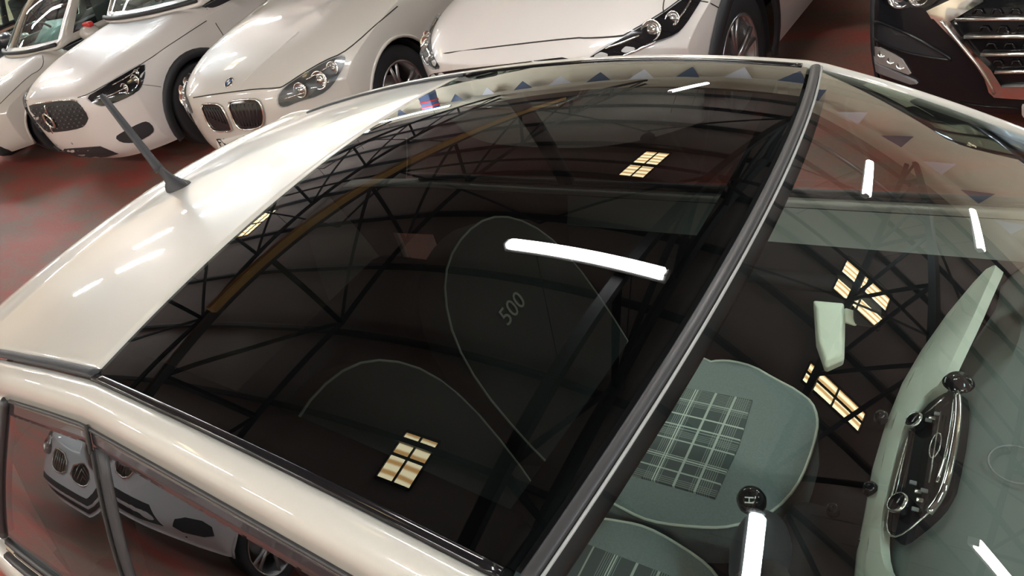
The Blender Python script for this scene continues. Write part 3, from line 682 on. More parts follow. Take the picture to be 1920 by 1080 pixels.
fl_, _ = patch(v, rv, [(1639, 87), (1651, 88), (1679, 102), (1693, 111), (1709, 137), (1705, 139), (1651, 119), (1641, 111)], 'fog_lamp', mat('lamp_chrome_grey', (.50, .49, .47), .35, metal=.3), .006, .02, it=0, mirror=True)
for (a, b) in ((1655, 103), (1672, 115), (1690, 125)):
    (o, d), = rv([(a, b)]); h, n_ = cast(v, o, d); MB().lathe([(.020, .012), (.016, .014), (.008, .004), (.001, .008)], h, 'z', 14, Vector((.6, 0, .8)).to_track_quat('Z', 'Y').to_matrix()).obj('reflector', CHROME, fl_)
patch(v, rv, [(1628, 81), (1635, 82), (1638, 114), (1690, 137), (1718, 150), (1722, 155), (1710, 156), (1639, 131), (1629, 117)], 'fog_lamp_surround', GREYPL, .012, .02, it=0, mirror=True)
patch(v, rv, [(1629, 58), (1631, 46), (1638, 40), (1659, 44), (1708, 65), (1792, 113), (1768, 111), (1699, 99), (1651, 79), (1636, 70)], 'air_vent', PLAST, .003, .02, it=1, mirror=True)
line(v, rv, [(1629, 58), (1631, 46), (1638, 40), (1659, 44), (1708, 65), (1792, 113), (1768, 111), (1699, 99), (1651, 79), (1636, 70)], 'vent_edge', BLACKP, .007, .003, None, closed=True)
headlamp(v, rv, [(1651, -2), (1665, 6), (1690, 16), (1722, 12), (1745, 14), (1770, -6), (1740, -30), (1665, -25)], [(1690, -8, .05), (1725, -8, .04)])
line(v, rv, [(1800, 192), (1850, 200), (1925, 203)], 'bumper_ridge', BLACKP, .008, .0, None, it=0)
patch(v, rv, [(1917, 195), (2010, 190), (2012, 235), (1918, 240)], 'number_plate', LAMPW, .014, .02, it=0)
# --- far-left hatchback with windscreen, dash reflection made as a panel
wht = build_car('car', 'white hatchback at far left with a pale dash reflection panel behind its windscreen', (-8.60, 1.72, 0), -1.636, dict(
    L=4.2, W=.895, paint=WHITE, top=[(.2, .68), (.02, .72), (-.12, .80), (-.5, .88), (-1.1, .97), (-1.5, .98), (-3.7, .98), (-4.0, .95), (-4.2, .9)],
    nose=[(.24, -.10), (.34, -.01), (.5, 0), (.7, -.02), (.85, -.10)], plan=.40, pp=2.4, power=.035, wheels=(.86, 3.4), arch=.37, R=.33, rim=.22, zb=.25, lip=.74, hw=.82, deck=(1.15, 3.8),
    cabin=dict(x0=1.1, x1=1.95, x2=3.4, x3=3.95, z0=.97, z1=1.46, w0=.80, w1=.60)))
v = wht; rv = px(v)
MB().box((-1.62, -.12, 1.03), (.35, .75, .012), M=Matrix.Rotation(.55, 3, 'Y')).obj('dash_reflection', mat('pale_teal_reflection', (.35, .60, .60), .35), v.root)  # teal panel stands in for a reflection on the dash top
patch(v, rv, [(-8, 272), (5, 277), (20, 282), (33, 293), (12, 290), (-8, 284)], 'fog_lamp_recess', PLAST, .004, .02, it=1, mirror=True)
line(v, rv, [(80, 104), (82, 120), (74, 132), (55, 142), (20, 175), (0, 195)], 'panel_gap', GAP, .003, .001, None, True, it=1)
patch(v, frays([(.60, .60), (.80, .66), (.86, .74), (.66, .70), (.55, .64)]), [(.52, .60), (.80, .66), (.86, .76), (.66, .72), (.52, .66)], 'headlamp', GLOSSB, .004, .02, it=1, mirror=True) if False else None
red = MB().box((-1.58, .98, 1.075), (.06, .16, .05), bev=.015).obj('red_mirror_tape', mat('red_plastic', (.6, .03, .03), .4), v.root)
# --- dark hatchback at the far end and a pale car in the second row
dk = build_car('car', 'dark grey hatchback mostly cut off at the top left corner', (-11.1, 1.9, 0), -1.60, dict(
    L=4.2, W=.885, paint=DARKP, top=[(.2, .70), (.02, .76), (-.12, .84), (-.5, .92), (-1.1, 1.0), (-1.5, 1.0), (-3.7, 1.0), (-4.0, .97), (-4.2, .9)],
    plan=.36, wheels=(.86, 3.4), arch=.37, R=.33, rim=.22, zb=.25, lip=.76, deck=(1.15, 3.8),
    cabin=dict(x0=1.1, x1=1.9, x2=3.4, x3=3.95, z0=1.0, z1=1.48, w0=.80, w1=.60)))
sec = build_car('car', 'pale car seen only as a sliver above the row at the top left', (-9.9, 7.9, 0), -1.60, dict(
    L=4.2, W=.885, paint=WHITE2, top=[(.2, .70), (.02, .76), (-.12, .84), (-.5, .92), (-1.1, 1.0), (-1.5, 1.0), (-3.7, 1.0), (-4.0, .97), (-4.2, .9)],
    plan=.36, wheels=(.86, 3.4), arch=.37, R=.33, rim=.22, zb=.25, lip=.76, deck=(1.15, 3.8),
    cabin=dict(x0=1.1, x1=1.9, x2=3.4, x3=3.95, z0=1.0, z1=1.48, w0=.80, w1=.60)))
# --- silver car on the near side, seen mirrored in the door glass
sil = build_car('car', 'silver saloon with twin grilles, seen only mirrored in the near door glass', (-3.28, -2.04, 0), 1.50, dict(
    L=4.4, W=.89, paint=SILVER, top=[(.2, .66), (.02, .70), (-.10, .78), (-.4, .86), (-.8, .93), (-1.3, .99), (-1.6, 1.0), (-3.9, 1.0), (-4.2, .96), (-4.4, .9)],
    nose=[(.24, -.06), (.34, .02), (.5, .02), (.7, 0), (.85, -.07), (1.0, -.12)], plan=.36, wheels=(.84, 3.5), arch=.375, R=.335, rim=.25, nsp=5, zb=.2, lip=.74, deck=(1.3, 4.0),
    cabin=dict(x0=1.25, x1=2.0, x2=3.5, x3=4.1, z0=.99, z1=1.42, w0=.78, w1=.58)))
v = sil
for s in (-1, 1):
    kp = [(s*.03, .52), (s*.05, .66), (s*.24, .67), (s*.27, .60), (s*.20, .50)]
    g_, _ = patch(v, frays, kp, 'kidney_grille', GLOSSB, .004, .02, it=1); line(v, frays, kp, 'grille_surround', CHROME, .008, .006, g_, closed=True, it=1)
    for q in range(1, 6):
        line(v, frays, [(s*(.04+.033*q), .53), (s*(.05+.033*q), .65)], 'grille_slat', CHROME, .003, .006, g_, it=0)
headlamp(v, frays, [(.34, .58), (.36, .65), (.55, .69), (.80, .71), (.84, .66), (.74, .57), (.50, .55)], [(.50, .62, .055), (.66, .63, .055)])
patch(v, frays, [(-.50, .30), (-.42, .42), (.42, .42), (.50, .30), (.3, .27), (-.3, .27)], 'lower_intake', PLAST, .004, .02, it=0)
patch(v, frays, [(.56, .30), (.60, .42), (.78, .44), (.80, .34)], 'side_intake', PLAST, .004, .02, it=1, mirror=True)
# ================================================================= THE NEAR CAR
car = thing('car', 'ivory-cream small hatchback with dark glass roof and short aerial, nearest to the camera', 'car', (0, 0, 0))
H0, H1, G0, G1, XT = .41523, .18278, -.43177, .03284, -.14444
def wE(x): return (.53999+.02748*x-.02779*x*x) if x > -.432 else .523+.007*min(1, (-.432-x)/.3)-(.0 if x > -.95 else 1.0*(x+.95)**2)
def S(x, y):
    z = 1.485-(.156 if x > XT else .112)*(x-XT)**2-.174*y*y
    if x < -1.08: z += .012*min(1, (-1.08-x)/.05) - .35*max(0, -1.18-x)
    return z
def hx_(y): return H0-H1*y*y
def zws(x, y): h = hx_(y); return S(h, y)-.40*(x-h)-.27*(x-h)**2+.12*max(0, x-h)*(y*y-.20)
def gx_(y): return G0-G1*y*y
def edge(x):   # upper edge of the body side
    if x < .36: w_ = wE(x)+.012; return Vector((x, w_, S(x, w_-.006)))
    w_ = wE(.36)+.012+.17*(x-.36); z0 = S(.36, wE(.36)+.006)
    return Vector((x, w_, z0-.43*(x-.36)-.25*(x-.36)**2))
HL = mat('dark_headlining', (.018, .02, .022), .8)
def two(o, m2, th, off=-1):
    sd = o.modifiers.new('t', 'SOLIDIFY'); sd.thickness = th; sd.offset = off; o.data.materials.append(m2); sd.material_offset = 1; sd.material_offset_rim = 0
def orient(o, ref):   # normals away from ref
    bm = bmesh.new(); bm.from_mesh(o.data); s_ = sum(f.normal.dot(f.calc_center_median()-Vector(ref))*f.calc_area() for f in bm.faces)
    if s_ < 0: bmesh.ops.reverse_faces(bm, faces=bm.faces[:])
    bm.to_mesh(o.data); bm.free()
lin = lambda a, b, n: [a+(b-a)*k/n for k in range(n+1)]
# rear roof skin
rows = []
for t in lin(0, 1, 36):
    row = []
    for s in lin(-1, 1, 40):
        x = -1.27+( G0-.006-(-1.27))*t; y = s*(wE(x)-.001)
        x = x + (gx_(y)-G0)*t; 
        row.append((x, y, S(x, y)))
    rows.append(row)
o = MB().grid(rows).obj('rear_roof_panel', CREAM, car); orient(o, (0, 0, 0)); two(o, HL, .02)
# roof glass and front beam of it
rows = [[(gx_(y)+(hx_(y)-.010-gx_(y))*t, y, S(gx_(y)+(hx_(y)-.010-gx_(y))*t, y)+.001) for y in [s*(wE(gx_(0)+(hx_(0)-gx_(0))*t)-.002) for s in lin(-1, 1, 40)]] for t in lin(0, 1, 40)]
o = MB().grid(rows).obj('roof_glass', ROOFG, car); orient(o, (0, 0, 0))
# seal at header: rubber with lighter front edge
hd = [(hx_(y)+.004, y, S(hx_(y), y)+.001) for y in lin(-.555, .555, 60)]
MB().tube(hd, .0085, 8, flat=.45).obj('header_seal', RUBBER, car)
MB().tube([(x+.011, y, z-.002) for x, y, z in hd], .0022, 6).obj('seal_bright_edge', mat('grey_seal_edge', (.35, .36, .36), .3), car)
for s in (-1, 1):
    pts = [(x, s*(wE(x)+.005), S(x, wE(x))+.0) for x in lin(gx_(.52), .34, 30)]
    MB().tube(pts, .0075, 6, flat=.5).obj('roof_side_seal', GLOSSB, car)
    pts = [(x, s*(wE(x)+.000), S(x, wE(x))+.001) for x in lin(-1.06, gx_(.52)+.002, 24)]
    MB().tube(pts, .0105, 6, flat=.4).obj('roof_gutter_strip', PLAST, car)
# windscreen
def wsy(x): return edge(x).y-.004
rows = []
for t in lin(0, 1, 40):
    row = []
    for s in lin(-1, 1, 40):
        x = .36+(1.02-.36)*t; y = s*wsy(max(.36, x)); hh = hx_(s*wsy(.36)); 
        xx = hx_(y*(.555/ max(.555, abs(s)*wsy(x)+1e-9)) if False else s*.553)+.012; x2 = xx+(1.06-.10*s*s-xx)*t; yy = s*wsy(max(.36, x2))
        row.append((x2, yy, zws(x2, yy)))
    rows.append(row)
o = MB().grid(rows).obj('windscreen', WSG, car); orient(o, (0, 0, 0))
# body side skins
def top3(x, s, k):
    e = edge(x); off = [(0, 0), (.018, .001), (.037, -.012), (.052, -.043)][k]
    f = 1.0
    return Vector((x, s*(e.y+off[0]*f), e.z+off[1]))
ZB = 1.0
def belt(x): 
    yb = .742 - (.10*max(0, -x-.9)**1.5) - .05*max(0, x-.75)
    return Vector((x, yb, ZB))
FRAME = mat('dark_window_frame', (.035, .03, .034), .22, coat=.6)
for s in (-1, 1):
    rows = [[top3(x, s, k) for x in lin(-1.24, .98, 70)] for k in range(4)]
    o = MB().grid(rows).obj('cant_rail', CREAM, car); orient(o, (0, 0, .8)); two(o, HL, .018)
    # glass surface function; u along, t 0 top..1 belt
    def P(x, t, s=s, out=0.):
        a = edge(x); a = Vector((x, a.y+.052, a.z-.043)); b = belt(x)
        p = a.lerp(b, t); bul = .012*math.sin(math.pi*t)+out
        return Vector((p.x, s*(p.y+bul), p.z+bul*.3))
    def fr(t): return .90+.03*t           # front end
    def rr(t): return -.74-.26*t          # rear end of quarter glass
    def strip(xf, t0, t1, nm, m, nx=12, nt=4, out=0.):
        rows = [[P(xf(t)[0]+(xf(t)[1]-xf(t)[0])*u, t, s, out) for u in lin(0, 1, nx)] for t in lin(t0, t1, nt)]
        o = MB().grid(rows).obj(nm, m, car); orient(o, (0, 0, 1.1)); return o
    o = strip(lambda t: (rr(t)+.02, fr(t)), 0, .075, 'window_frame_top', FRAME, 60, 3); two(o, HL, .015)
    o = strip(lambda t: (-.395, -.352), .07, 1, 'door_pillar', PLAST, 3, 10, .001); two(o, HL, .02)
    o = strip(lambda t: (-1.27 if t < 2 else 0, rr(t)), 0, 1, 'rear_pillar', CREAM, 8, 10); two(o, HL, .02)
    q_ = [P(rr(t), t, s) for t in lin(.04, .97, 14)]
    strip(lambda t: (rr(t), -.395), .07, .97, 'quarter_glass', SIDEG if s < 0 else DOORG, 12, 12)
    strip(lambda t: (-.352, fr(t)), .07, .97, 'door_glass', SIDEG if s < 0 else DOORG, 40, 12)
    MB().tube([P(x, .0, s) for x in lin(rr(0)+.02, .90, 40)], .004, 6).obj('window_top_seal', RUBBER, car)
    MB().tube([P(rr(t), t, s) for t in [.0]+list(lin(.03, 1, 14))], .009, 6).obj('quarter_glass_seal', RUBBER, car)
    MB().tube([P(-.402, t, s, .004) for t in lin(-.02, .09, 4)], .0035, 5).obj('door_gap', GAP, car)
    MB().tube([P(-.40, t, s, .003) for t in lin(.08, 1, 8)], .003, 5).obj('door_gap', GAP, car)
    for q, (r_, m_) in enumerate(((.008, RUBBER), (.006, CHROME), (.008, RUBBER))):
        MB().tube([Vector((x, s*(belt(x).y+.002+.010*q), ZB-.006-.012*q)) for x in lin(-.98, .95, 40)], r_ if q != 1 else .004, 6).obj('belt_trim', m_, car)
    # lower side skin
    sec_ = [(0, .02, -.03), (0, .045, -.06), (0, .06, -.14), (0, .068, -.28), (0, .062, -.45), (0, .05, -.62), (0, .02, -.74)]
    rows = [[Vector((x, s*(belt(x).y+dy), ZB+dz)) for x in lin(-1.66, 1.0, 56)] for _, dy, dz in sec_]
    m = MB(); full = rows
    keep = MB().grid(full)
    fs = []
    for f in keep.f:
        c_ = sum((Vector(keep.v[i]) for i in f), Vector())/len(f)
        if (c_.x+1.15)**2+(c_.z-.31)**2 < .34**2: continue
        fs.append(f)
    o = MB().add(keep.v, fs).obj('door_and_side_skin', CREAM, car); orient(o, (0, 0, .8)); two(o, HL, .03)
    MB().tube([Vector((-.40, s*(belt(0).y+dy+.002), ZB+dz)) for _, dy, dz in sec_], .003, 5).obj('door_gap', GAP, car)
    MB().box((-.27, s*(.742+.072), .86), (.17, .02, .03), bev=.008).obj('door_handle', CHROME, car)
    # door mirror
    mm = MB(); cc = Vector((.78, s*.90, 1.0))
    prof = [(.001, .06), (.55, .055), (.9, .02), (1, -.02), (.95, -.045), (.001, -.05)]
    rows = [[cc+Vector((h_, .10*r_*math.cos(a), .075*r_*math.sin(a))) for a in [2*math.pi*k/18 for k in range(18)]] for r_, h_ in prof]
    if s > 0: mo = mm.grid(rows, True).obj('door_mirror', CREAM, car); MB().tube([(.80, s*.74, .99), (.79, s*.82, .99)], .02, 6).obj('mirror_arm', PLAST, mo)
    # inner door card
    dc = MB(); dc.grid([[Vector((x, s*(.70-.02*k), z)) for x in lin(-.36, .85, 12)] for k, z in enumerate((.975, .93, .90))]).obj('door_card_top', mat('grey_door_trim', (.30, .31, .29), .6), car)
    MB().grid([[Vector((x, s*(.66-.01*k), z)) for x in lin(-.36, .85, 12)] for k, z in enumerate((.90, .85, .6, .45, .30))]).obj('door_card', HL, car)
    MB().box((.15, s*.655, .80), (.55, .06, .05), bev=.02).obj('arm_rest', HL, car)
    for wx in (1.15, -1.15): wheel(car, wx, s*.665, .30, R=.30, rim=.19, nsp=8, side=s, twin=False)
# tail
prof = [(-1.262, 1.0, 0), (-1.275, 1.0, -.02), (-1.26, .99, -.04), (-1.36, 1.02, -.14), (-1.50, 1.08, -.32), (-1.62, 1.18, -.44), (-1.70, 1.22, -.58), (-1.74, 1.2, -.75), (-1.74, 1.15, -.95), (-1.70, 1.05, -1.12)]
rows = []
for (x, f, dz) in prof:
    rows.append([(x+.10*abs(s)**3, s*.475*f*1.12 if dz < -.1 else s*wE(-1.25), S(-1.25, s*wE(-1.25)*min(1, 1))+dz) for s in lin(-1, 1, 20)])
for nm, a, b, m_ in (('spoiler_edge', 0, 3, CREAM), ('rear_window', 3, 5, SIDEG), ('tailgate', 5, 10, CREAM)):
    o = MB().grid(rows[a:b+1] if b < 10 else rows[a:]).obj(nm, m_, car)
for s in (-1, 1):
    rw = [[rows[i][0 if s < 0 else -1] for i in range(3, len(rows))]]
    k_ = [Vector((-1.28, s*.70, max(.26, ZB+.3-.14*i))) for i in range(len(rows)-3)]
    for i, p in enumerate(k_): p.y = s*(.56+.035*min(i, 6)+.01); p.z = rows[3+i][0][2]
    o = MB().grid([rw[0], k_]).obj('rear_wing', CREAM, car)
# bonnet and nose (mostly outside the picture)
rows = []
for i, (x, z, hw_) in enumerate([(1.0, .99, .70), (1.15, .97, .72), (1.35, .91, .72), (1.55, .82, .69), (1.68, .70, .62), (1.74, .55, .58), (1.75, .35, .57), (1.70, .22, .55)]):
    rows.append([(x-.22*abs(s)**3, s*hw_, z-.05*s*s) for s in lin(-1, 1, 20)])
MB().grid(rows).obj('bonnet', CREAM, car)
for s in (-1, 1):
    o_ = [rows[i][0 if s < 0 else -1] for i in range(len(rows))]
    t_ = [Vector((.95+i*.07, s*(.80-.012*i*i*.6), max(.24, .95-.04*i*i*.6))) for i in range(len(rows))]
    MB().grid([o_, t_]).obj('front_wing', CREAM, car)
MB().tube([(1.07-.10*s*s, s*.70, zws(1.07-.1*s*s, s*.66)-.02) for s in lin(-1, 1, 20)], .03, 8).obj('cowl', PLAST, car)
MB().box((0, 0, .28), (2.6, 1.36, .10), bev=.02).obj('floor_pan', UNDER, car)
MB().box((-.9, 0, .55), (.5, 1.2, .45), bev=.05).obj('rear_bench', HL, car)
# header liner, sun visors, roof frame liners
rows = [[(hx_(y)+dx, y, S(hx_(y), y)+dz) for y in lin(-.53, .53, 20)] for dx, dz in ((-.06, -.004), (-.06, -.03), (.012, -.04), (.026, -.018))]
MB().grid(rows).obj('header_liner', HL, car)
rows = [[(gx_(y)+dx, y, S(gx_(y), y)+dz) for y in lin(-.52, .52, 20)] for dx, dz in ((-.01, -.006), (.06, -.005), (.06, -.035), (-.02, -.04))]
MB().grid(rows).obj('rear_liner', HL, car)
for s in (-1, 1):
    rows = [[(x, s*(wE(x)+dy), S(x, wE(x))+dz) for x in lin(-.43, .33, 20)] for dy, dz in ((-.002, -.006), (-.055, .004), (-.06, -.03), (.03, -.05))]
    MB().grid(rows).obj('side_liner', HL, car)
# ---------------- interior
SEAT = mat('seat_cloth_with_haze', (.26, .30, .295), .85, noise=.2, nscale=220, bump=.2)  # cloth colour lifted to carry the veiling haze of the windscreen
PIPE = mat('ivory_piping', (.85, .85, .74), .5)
def plaidmat():
    m = bpy.data.materials.new('plaid_cloth'); m.use_nodes = True; nt = m.node_tree; b = nt.nodes['Principled BSDF']; b.inputs['Roughness'].default_value = .85
    tc = nt.nodes.new('ShaderNodeTexCoord'); sx = nt.nodes.new('ShaderNodeSeparateXYZ'); nt.links.new(tc.outputs['Object'], sx.inputs[0])
    def M(op, a, b_=None):
        n_ = nt.nodes.new('ShaderNodeMath'); n_.operation = op
        for i, q in enumerate((a, b_)):
            if q is None: continue
            if isinstance(q, (int, float)): n_.inputs[i].default_value = q
            else: nt.links.new(q, n_.inputs[i])
        return n_.outputs[0]
    acc = None
    def ln(src, pos, wd, st):
        nonlocal acc
        t = M('MULTIPLY', M('LESS_THAN', M('ABSOLUTE', M('SUBTRACT', src, pos)), wd), st)
        acc = t if acc is None else M('MAXIMUM', acc, t)
    x, y = sx.outputs[0], sx.outputs[1]
    for p, w_, st in ((.082, .0014, .9), (.088, .0014, .9), (.135, .003, .7), (.185, .0026, .7), (.03, .002, .6), (-.02, .002, .6), (-.05, .0015, .7)): ln(x, p, w_, st)
    for p, w_, st in ((.36, .0016, .6), (.354, .001, .45), (.31, .0022, .8), (.275, .0022, .7), (.266, .001, .5), (.23, .002, .65), (.178, .002, .75), (.172, .001, .7), (.184, .001, .7), (.142, .002, .65)): ln(y, p, w_, st)
    for src, lo, hi in ((y, .34, .40), (y, .24, .26), (y, .10, .125), (x, .17, .22), (x, .06, .10)):
        band = M('MULTIPLY', M('GREATER_THAN', src, lo), M('LESS_THAN', src, hi))
        other = x if src is y else y
        st = M('MULTIPLY', M('GREATER_THAN', M('SINE', M('MULTIPLY', src, 1250)), .5), M('MULTIPLY', band, .3)); acc = M('MAXIMUM', acc, st)
    mx = nt.nodes.new('ShaderNodeMix'); mx.data_type = 'RGBA'; mx.inputs['A'].default_value = (.09, .115, .115, 1); mx.inputs['B'].default_value = (.85, .9, .8, 1)
    nt.links.new(acc, mx.inputs['Factor']); nt.links.new(mx.outputs['Result'], b.inputs['Base Color']); return m
PLAID = plaidmat()
def slab(poly, fn, name, m, parent, th=.05, puff=.0, it=1, step=None):
    Q0 = smoothpts([(a, b) for a, b in poly], it) if it else [Vector(p) for p in poly]
    W_ = max(max(p[0] for p in Q0)-min(p[0] for p in Q0), max(p[1] for p in Q0)-min(p[1] for p in Q0)); st_ = step or W_/16
    Q = []
    for i in range(len(Q0)):
        a, b = Q0[i], Q0[(i+1) % len(Q0)]; n_ = max(1, int((b-a).length/st_)); Q += [a.lerp(b, k/n_) for k in range(n_)]
    nb = len(Q)
    def ins(p):
        r = False
        for i in range(nb):
            a, b = Q[i], Q[(i+1) % nb]
            if (a[1] > p[1]) != (b[1] > p[1]) and p[0] < (b[0]-a[0])*(p[1]-a[1])/(b[1]-a[1])+a[0]: r = not r
        return r
    pts = list(Q); xs_ = [p[0] for p in Q]; ys_ = [p[1] for p in Q]
    for gx in np.arange(min(xs_)+st_/2, max(xs_), st_):
        for gy in np.arange(min(ys_)+st_/2, max(ys_), st_):
            v_ = Vector((float(gx), float(gy)))
            if ins(v_) and min((v_-q).length for q in Q) > st_*.4: pts.append(v_)
    r = delaunay_2d_cdt(pts, [], [list(range(nb))], 1, 1e-6); V, F = r[0], r[2]
    def dist(p): return min((Vector(p)-q).length for q in Q)
    top = [fn(p[0], p[1], puff*(1-math.exp(-dist(p)/(W_*.12)))) for p in V]; bot = [fn(p[0], p[1], -th) for p in V]; k = len(V)
    ec = {}
    for f in F:
        for a in range(3): ec[(f[a], f[(a+1) % 3])] = 1
    bd = [e for e in ec if (e[1], e[0]) not in ec]
    o = MB().add(top+bot, [tuple(f) for f in F]+[tuple(i+k for i in f[::-1]) for f in F]+[(e[1], e[0], e[0]+k, e[1]+k) for e in bd]).obj(name, m, parent)
    flatshade(o, 50); return o, [fn(q[0], q[1], 0) for q in Q0]
# passenger cushion outline (seen through the windscreen), car coordinates at z=.58
cpx = [(1180, 961), (1219, 977), (1269, 985), (1332, 990), (1374, 987), (1420, 971), (1456, 948), (1491, 909), (1514, 862), (1532, 800), (1532, 773), (1522, 749), (1499, 734), (1452, 710), (1413, 687), (1374, 677), (1347, 676), (1328, 679)]
cp3 = [onz(p, .585) for p in cpx]
poly = [(p.x, p.y) for p in cp3]+[(-.12, .60), (-.16, .50), (-.16, .16), (-.12, .05)]
def seat(sgn, yc):
    q = bpy.data.objects.new('front_seat', None); link(q, car)
    pl = [(a, (b-.335)*sgn+yc) for a, b in poly]
    if sgn < 0: pl = pl[::-1]
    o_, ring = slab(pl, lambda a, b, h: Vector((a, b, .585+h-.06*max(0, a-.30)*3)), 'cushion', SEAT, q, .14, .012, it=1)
    MB().tube(ring+[ring[0]], .0035, 6, False).obj('cushion_piping', PIPE, q)
    pp_ = [(-.14, .395), (.225, .405), (.237, .26), (.232, .105), (-.14, .10)]
    pp_ = [(a, (b-.335)*sgn+yc) for a, b in pp_]
    slab(pp_ if sgn > 0 else pp_[::-1], lambda a, b, h: Vector((a, b, .6005+h)), 'plaid_insert', PLAID, q, .02, .002, it=0, step=.03)
    # backrest
    bk = [(-.225, .0), (-.24, .16), (-.24, .32), (-.215, .44), (-.16, .53), (-.09, .58), (0, .595), (.09, .58), (.16, .53), (.215, .44), (.24, .32), (.24, .16), (.225, 0)]
    fn = lambda a, b, h: Vector((-.13-.40*b+h, yc-.07*sgn+a, .60+.92*b+h*.35))
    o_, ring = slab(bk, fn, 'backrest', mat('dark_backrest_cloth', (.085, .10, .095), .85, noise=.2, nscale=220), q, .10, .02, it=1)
    MB().tube(ring+[ring[0]], .003, 6, False).obj('backrest_piping', PIPE, q)
    M4 = Matrix.Translation(fn(-.09, .37, .022)) @ Matrix(((0, -.40, .92, 0), (1, 0, 0, 0), (0, .92, .40, 0), (0, 0, 0, 1)))
    text('embroidered_number', '500', .062, M4, PIPE, q, .001)
    return q
seat(1, .335); seat(-1, -.335)
# dashboard
DASH = mat('dashboard_top_with_glare', (.15, .175, .165), .55, bump=.15, nscale=300)  # base grey lightened to include the windscreen glare
def pln(p, th=0.):   # fascia plane through (.58,.88) and (.66,.955)
    n_ = Vector((-.075, 0, .08)).normalized(); q0 = Vector((.58, 0, .88))+n_*th; d = ray(p); t = (q0-CAMP).dot(n_)/d.dot(n_); return CAMP+d*t
dash = bpy.data.objects.new('dashboard', None); link(dash, car)
rows = []
for (x, z) in ((.60, .62), (.585, .75), (.575, .84), (.59, .868), (.64, .925), (.675, .955), (.72, .965), (.85, .97), (1.0, .965)):
    rows.append([(x+(.0 if abs(y) < .12 else min(.12, (abs(y)-.12)*.26))*(1 if x < .7 else .2), y, z) for y in lin(-.66, .66, 30)])
MB().grid(rows).obj('dash_top', DASH, dash)
ivp = [(1864, 497), (1840, 522), (1790, 582), (1742, 650), (1706, 712), (1675, 790), (1655, 860), (1640, 950), (1627, 1020), (1620, 1100), (1700, 1130), (1700, 1092), (1668, 1078), (1653, 1050), (1649, 1000), (1656, 950), (1671, 880), (1689, 812), (1712, 768), (1740, 735), (1765, 718), (1795, 655), (1822, 600), (1852, 532), (1868, 498)]
IV = mat('ivory_fascia', (.80, .84, .72), .35, coat=.5)
pl3 = [pln(p, .012) for p in ivp]
ex = Vector((0, 1, 0)); ey = Vector((.08, 0, .075)).normalized(); en = Vector((-.075, 0, .08)).normalized(); org = Vector((.58, 0, .88))
to2 = lambda P_: ((P_-org).dot(ex), (P_-org).dot(ey))
def fpl(h0): return lambda a, b, h: org+ex*a+ey*b+en*(h0+h)
slab([to2(p) for p in pl3], fpl(.012), 'fascia_panel', IV, dash, .02, .003, it=1, step=.02)
# softer roll below the fascia lip
lip = [pln(p, .010) for p in ivp[:10]]
MB().grid([[p for p in lip], [p+Vector((-.012, -.002, -.010)) for p in lip], [p+Vector((-.016, -.002, -.035)) for p in lip], [p+Vector((-.004, 0, -.08)) for p in lip]]).obj('fascia_lip', IV, dash)
rp = [(1661, 991), (1667, 950), (1681, 885), (1707, 803), (1734, 762), (1767, 738), (1785, 733), (1802, 737), (1799, 803), (1779, 901), (1766, 936), (1741, 966), (1700, 1001), (1674, 1010)]
rad, _ = slab([to2(pln(p, .008)) for p in rp], fpl(.008), 'radio', GLOSSB, dash, .02, .0, it=1, step=.02)
def dtube(pts, r, nm, m, par, h=.014, it=1, closed=False):
    P_ = smoothpts([pln(p, h) for p in pts], it, closed)
    if closed: P_.append(P_[0])
    return MB().tube(P_, r, 8).obj(nm, m, par)
dtube([(1796, 736), (1797, 770), (1794, 803), (1786, 850), (1775, 901), (1763, 933), (1741, 962)], .0055, 'chrome_trim', CHROME, rad, .018)
dtube([(1790, 742), (1784, 800), (1772, 860), (1757, 905)], .0025, 'chrome_trim_edge', CHROME, rad, .014)
dtube([(1741, 962), (1698, 999), (1673, 1009), (1662, 990), (1668, 950), (1685, 880), (1706, 808)], .0014, 'trim_line', BRC, rad, .012)
dtube([(1677, 935), (1690, 880), (1703, 825)], .0012, 'display_edge', BRC, rad, .012, 0)
dtube([(1742, 905), (1751, 850), (1764, 772)], .0012, 'display_edge', BRC, rad, .014, 0)
dtube([(1735, 776), (1750, 763), (1771, 745)], .0014, 'display_edge', BRC, rad, .013, 0)
for (a, b, r_) in ((1720, 793, .016), (1690, 948, .018)):
    c_ = pln((a, b), .014); Mx = en.to_track_quat('Z', 'Y').to_matrix()
    kb = MB().lathe([(r_, -.004), (r_, .008), (r_*.9, .011), (.001, .011)], c_, 'z', 24, Mx).obj('control_knob', GLOSSB, rad)
    MB().lathe([(r_*1.02, .007), (r_*.95, .0115), (r_*.88, .0112)], c_, 'z', 24, Mx).obj('knob_ring', BRC, kb)
# oval badge ring on radio
c_ = pln((1754, 835), .014); MB().tube([c_+ex*.026*math.cos(a)+ey*.010*math.sin(a) for a in [2*math.pi*k/20 for k in range(21)]], .0012, 6, False).obj('oval_emblem', BRC, rad)
for k, (a, b) in enumerate([(1748, 784), (1758, 776), (1733, 920), (1725, 938), (1716, 955), (1741, 788), (1722, 922), (1712, 905)]):
    MB().box(pln((a, b), .014), (.010, .007, .003), bev=.001).obj('button', BRC if k % 3 == 0 else GREYPL, rad)
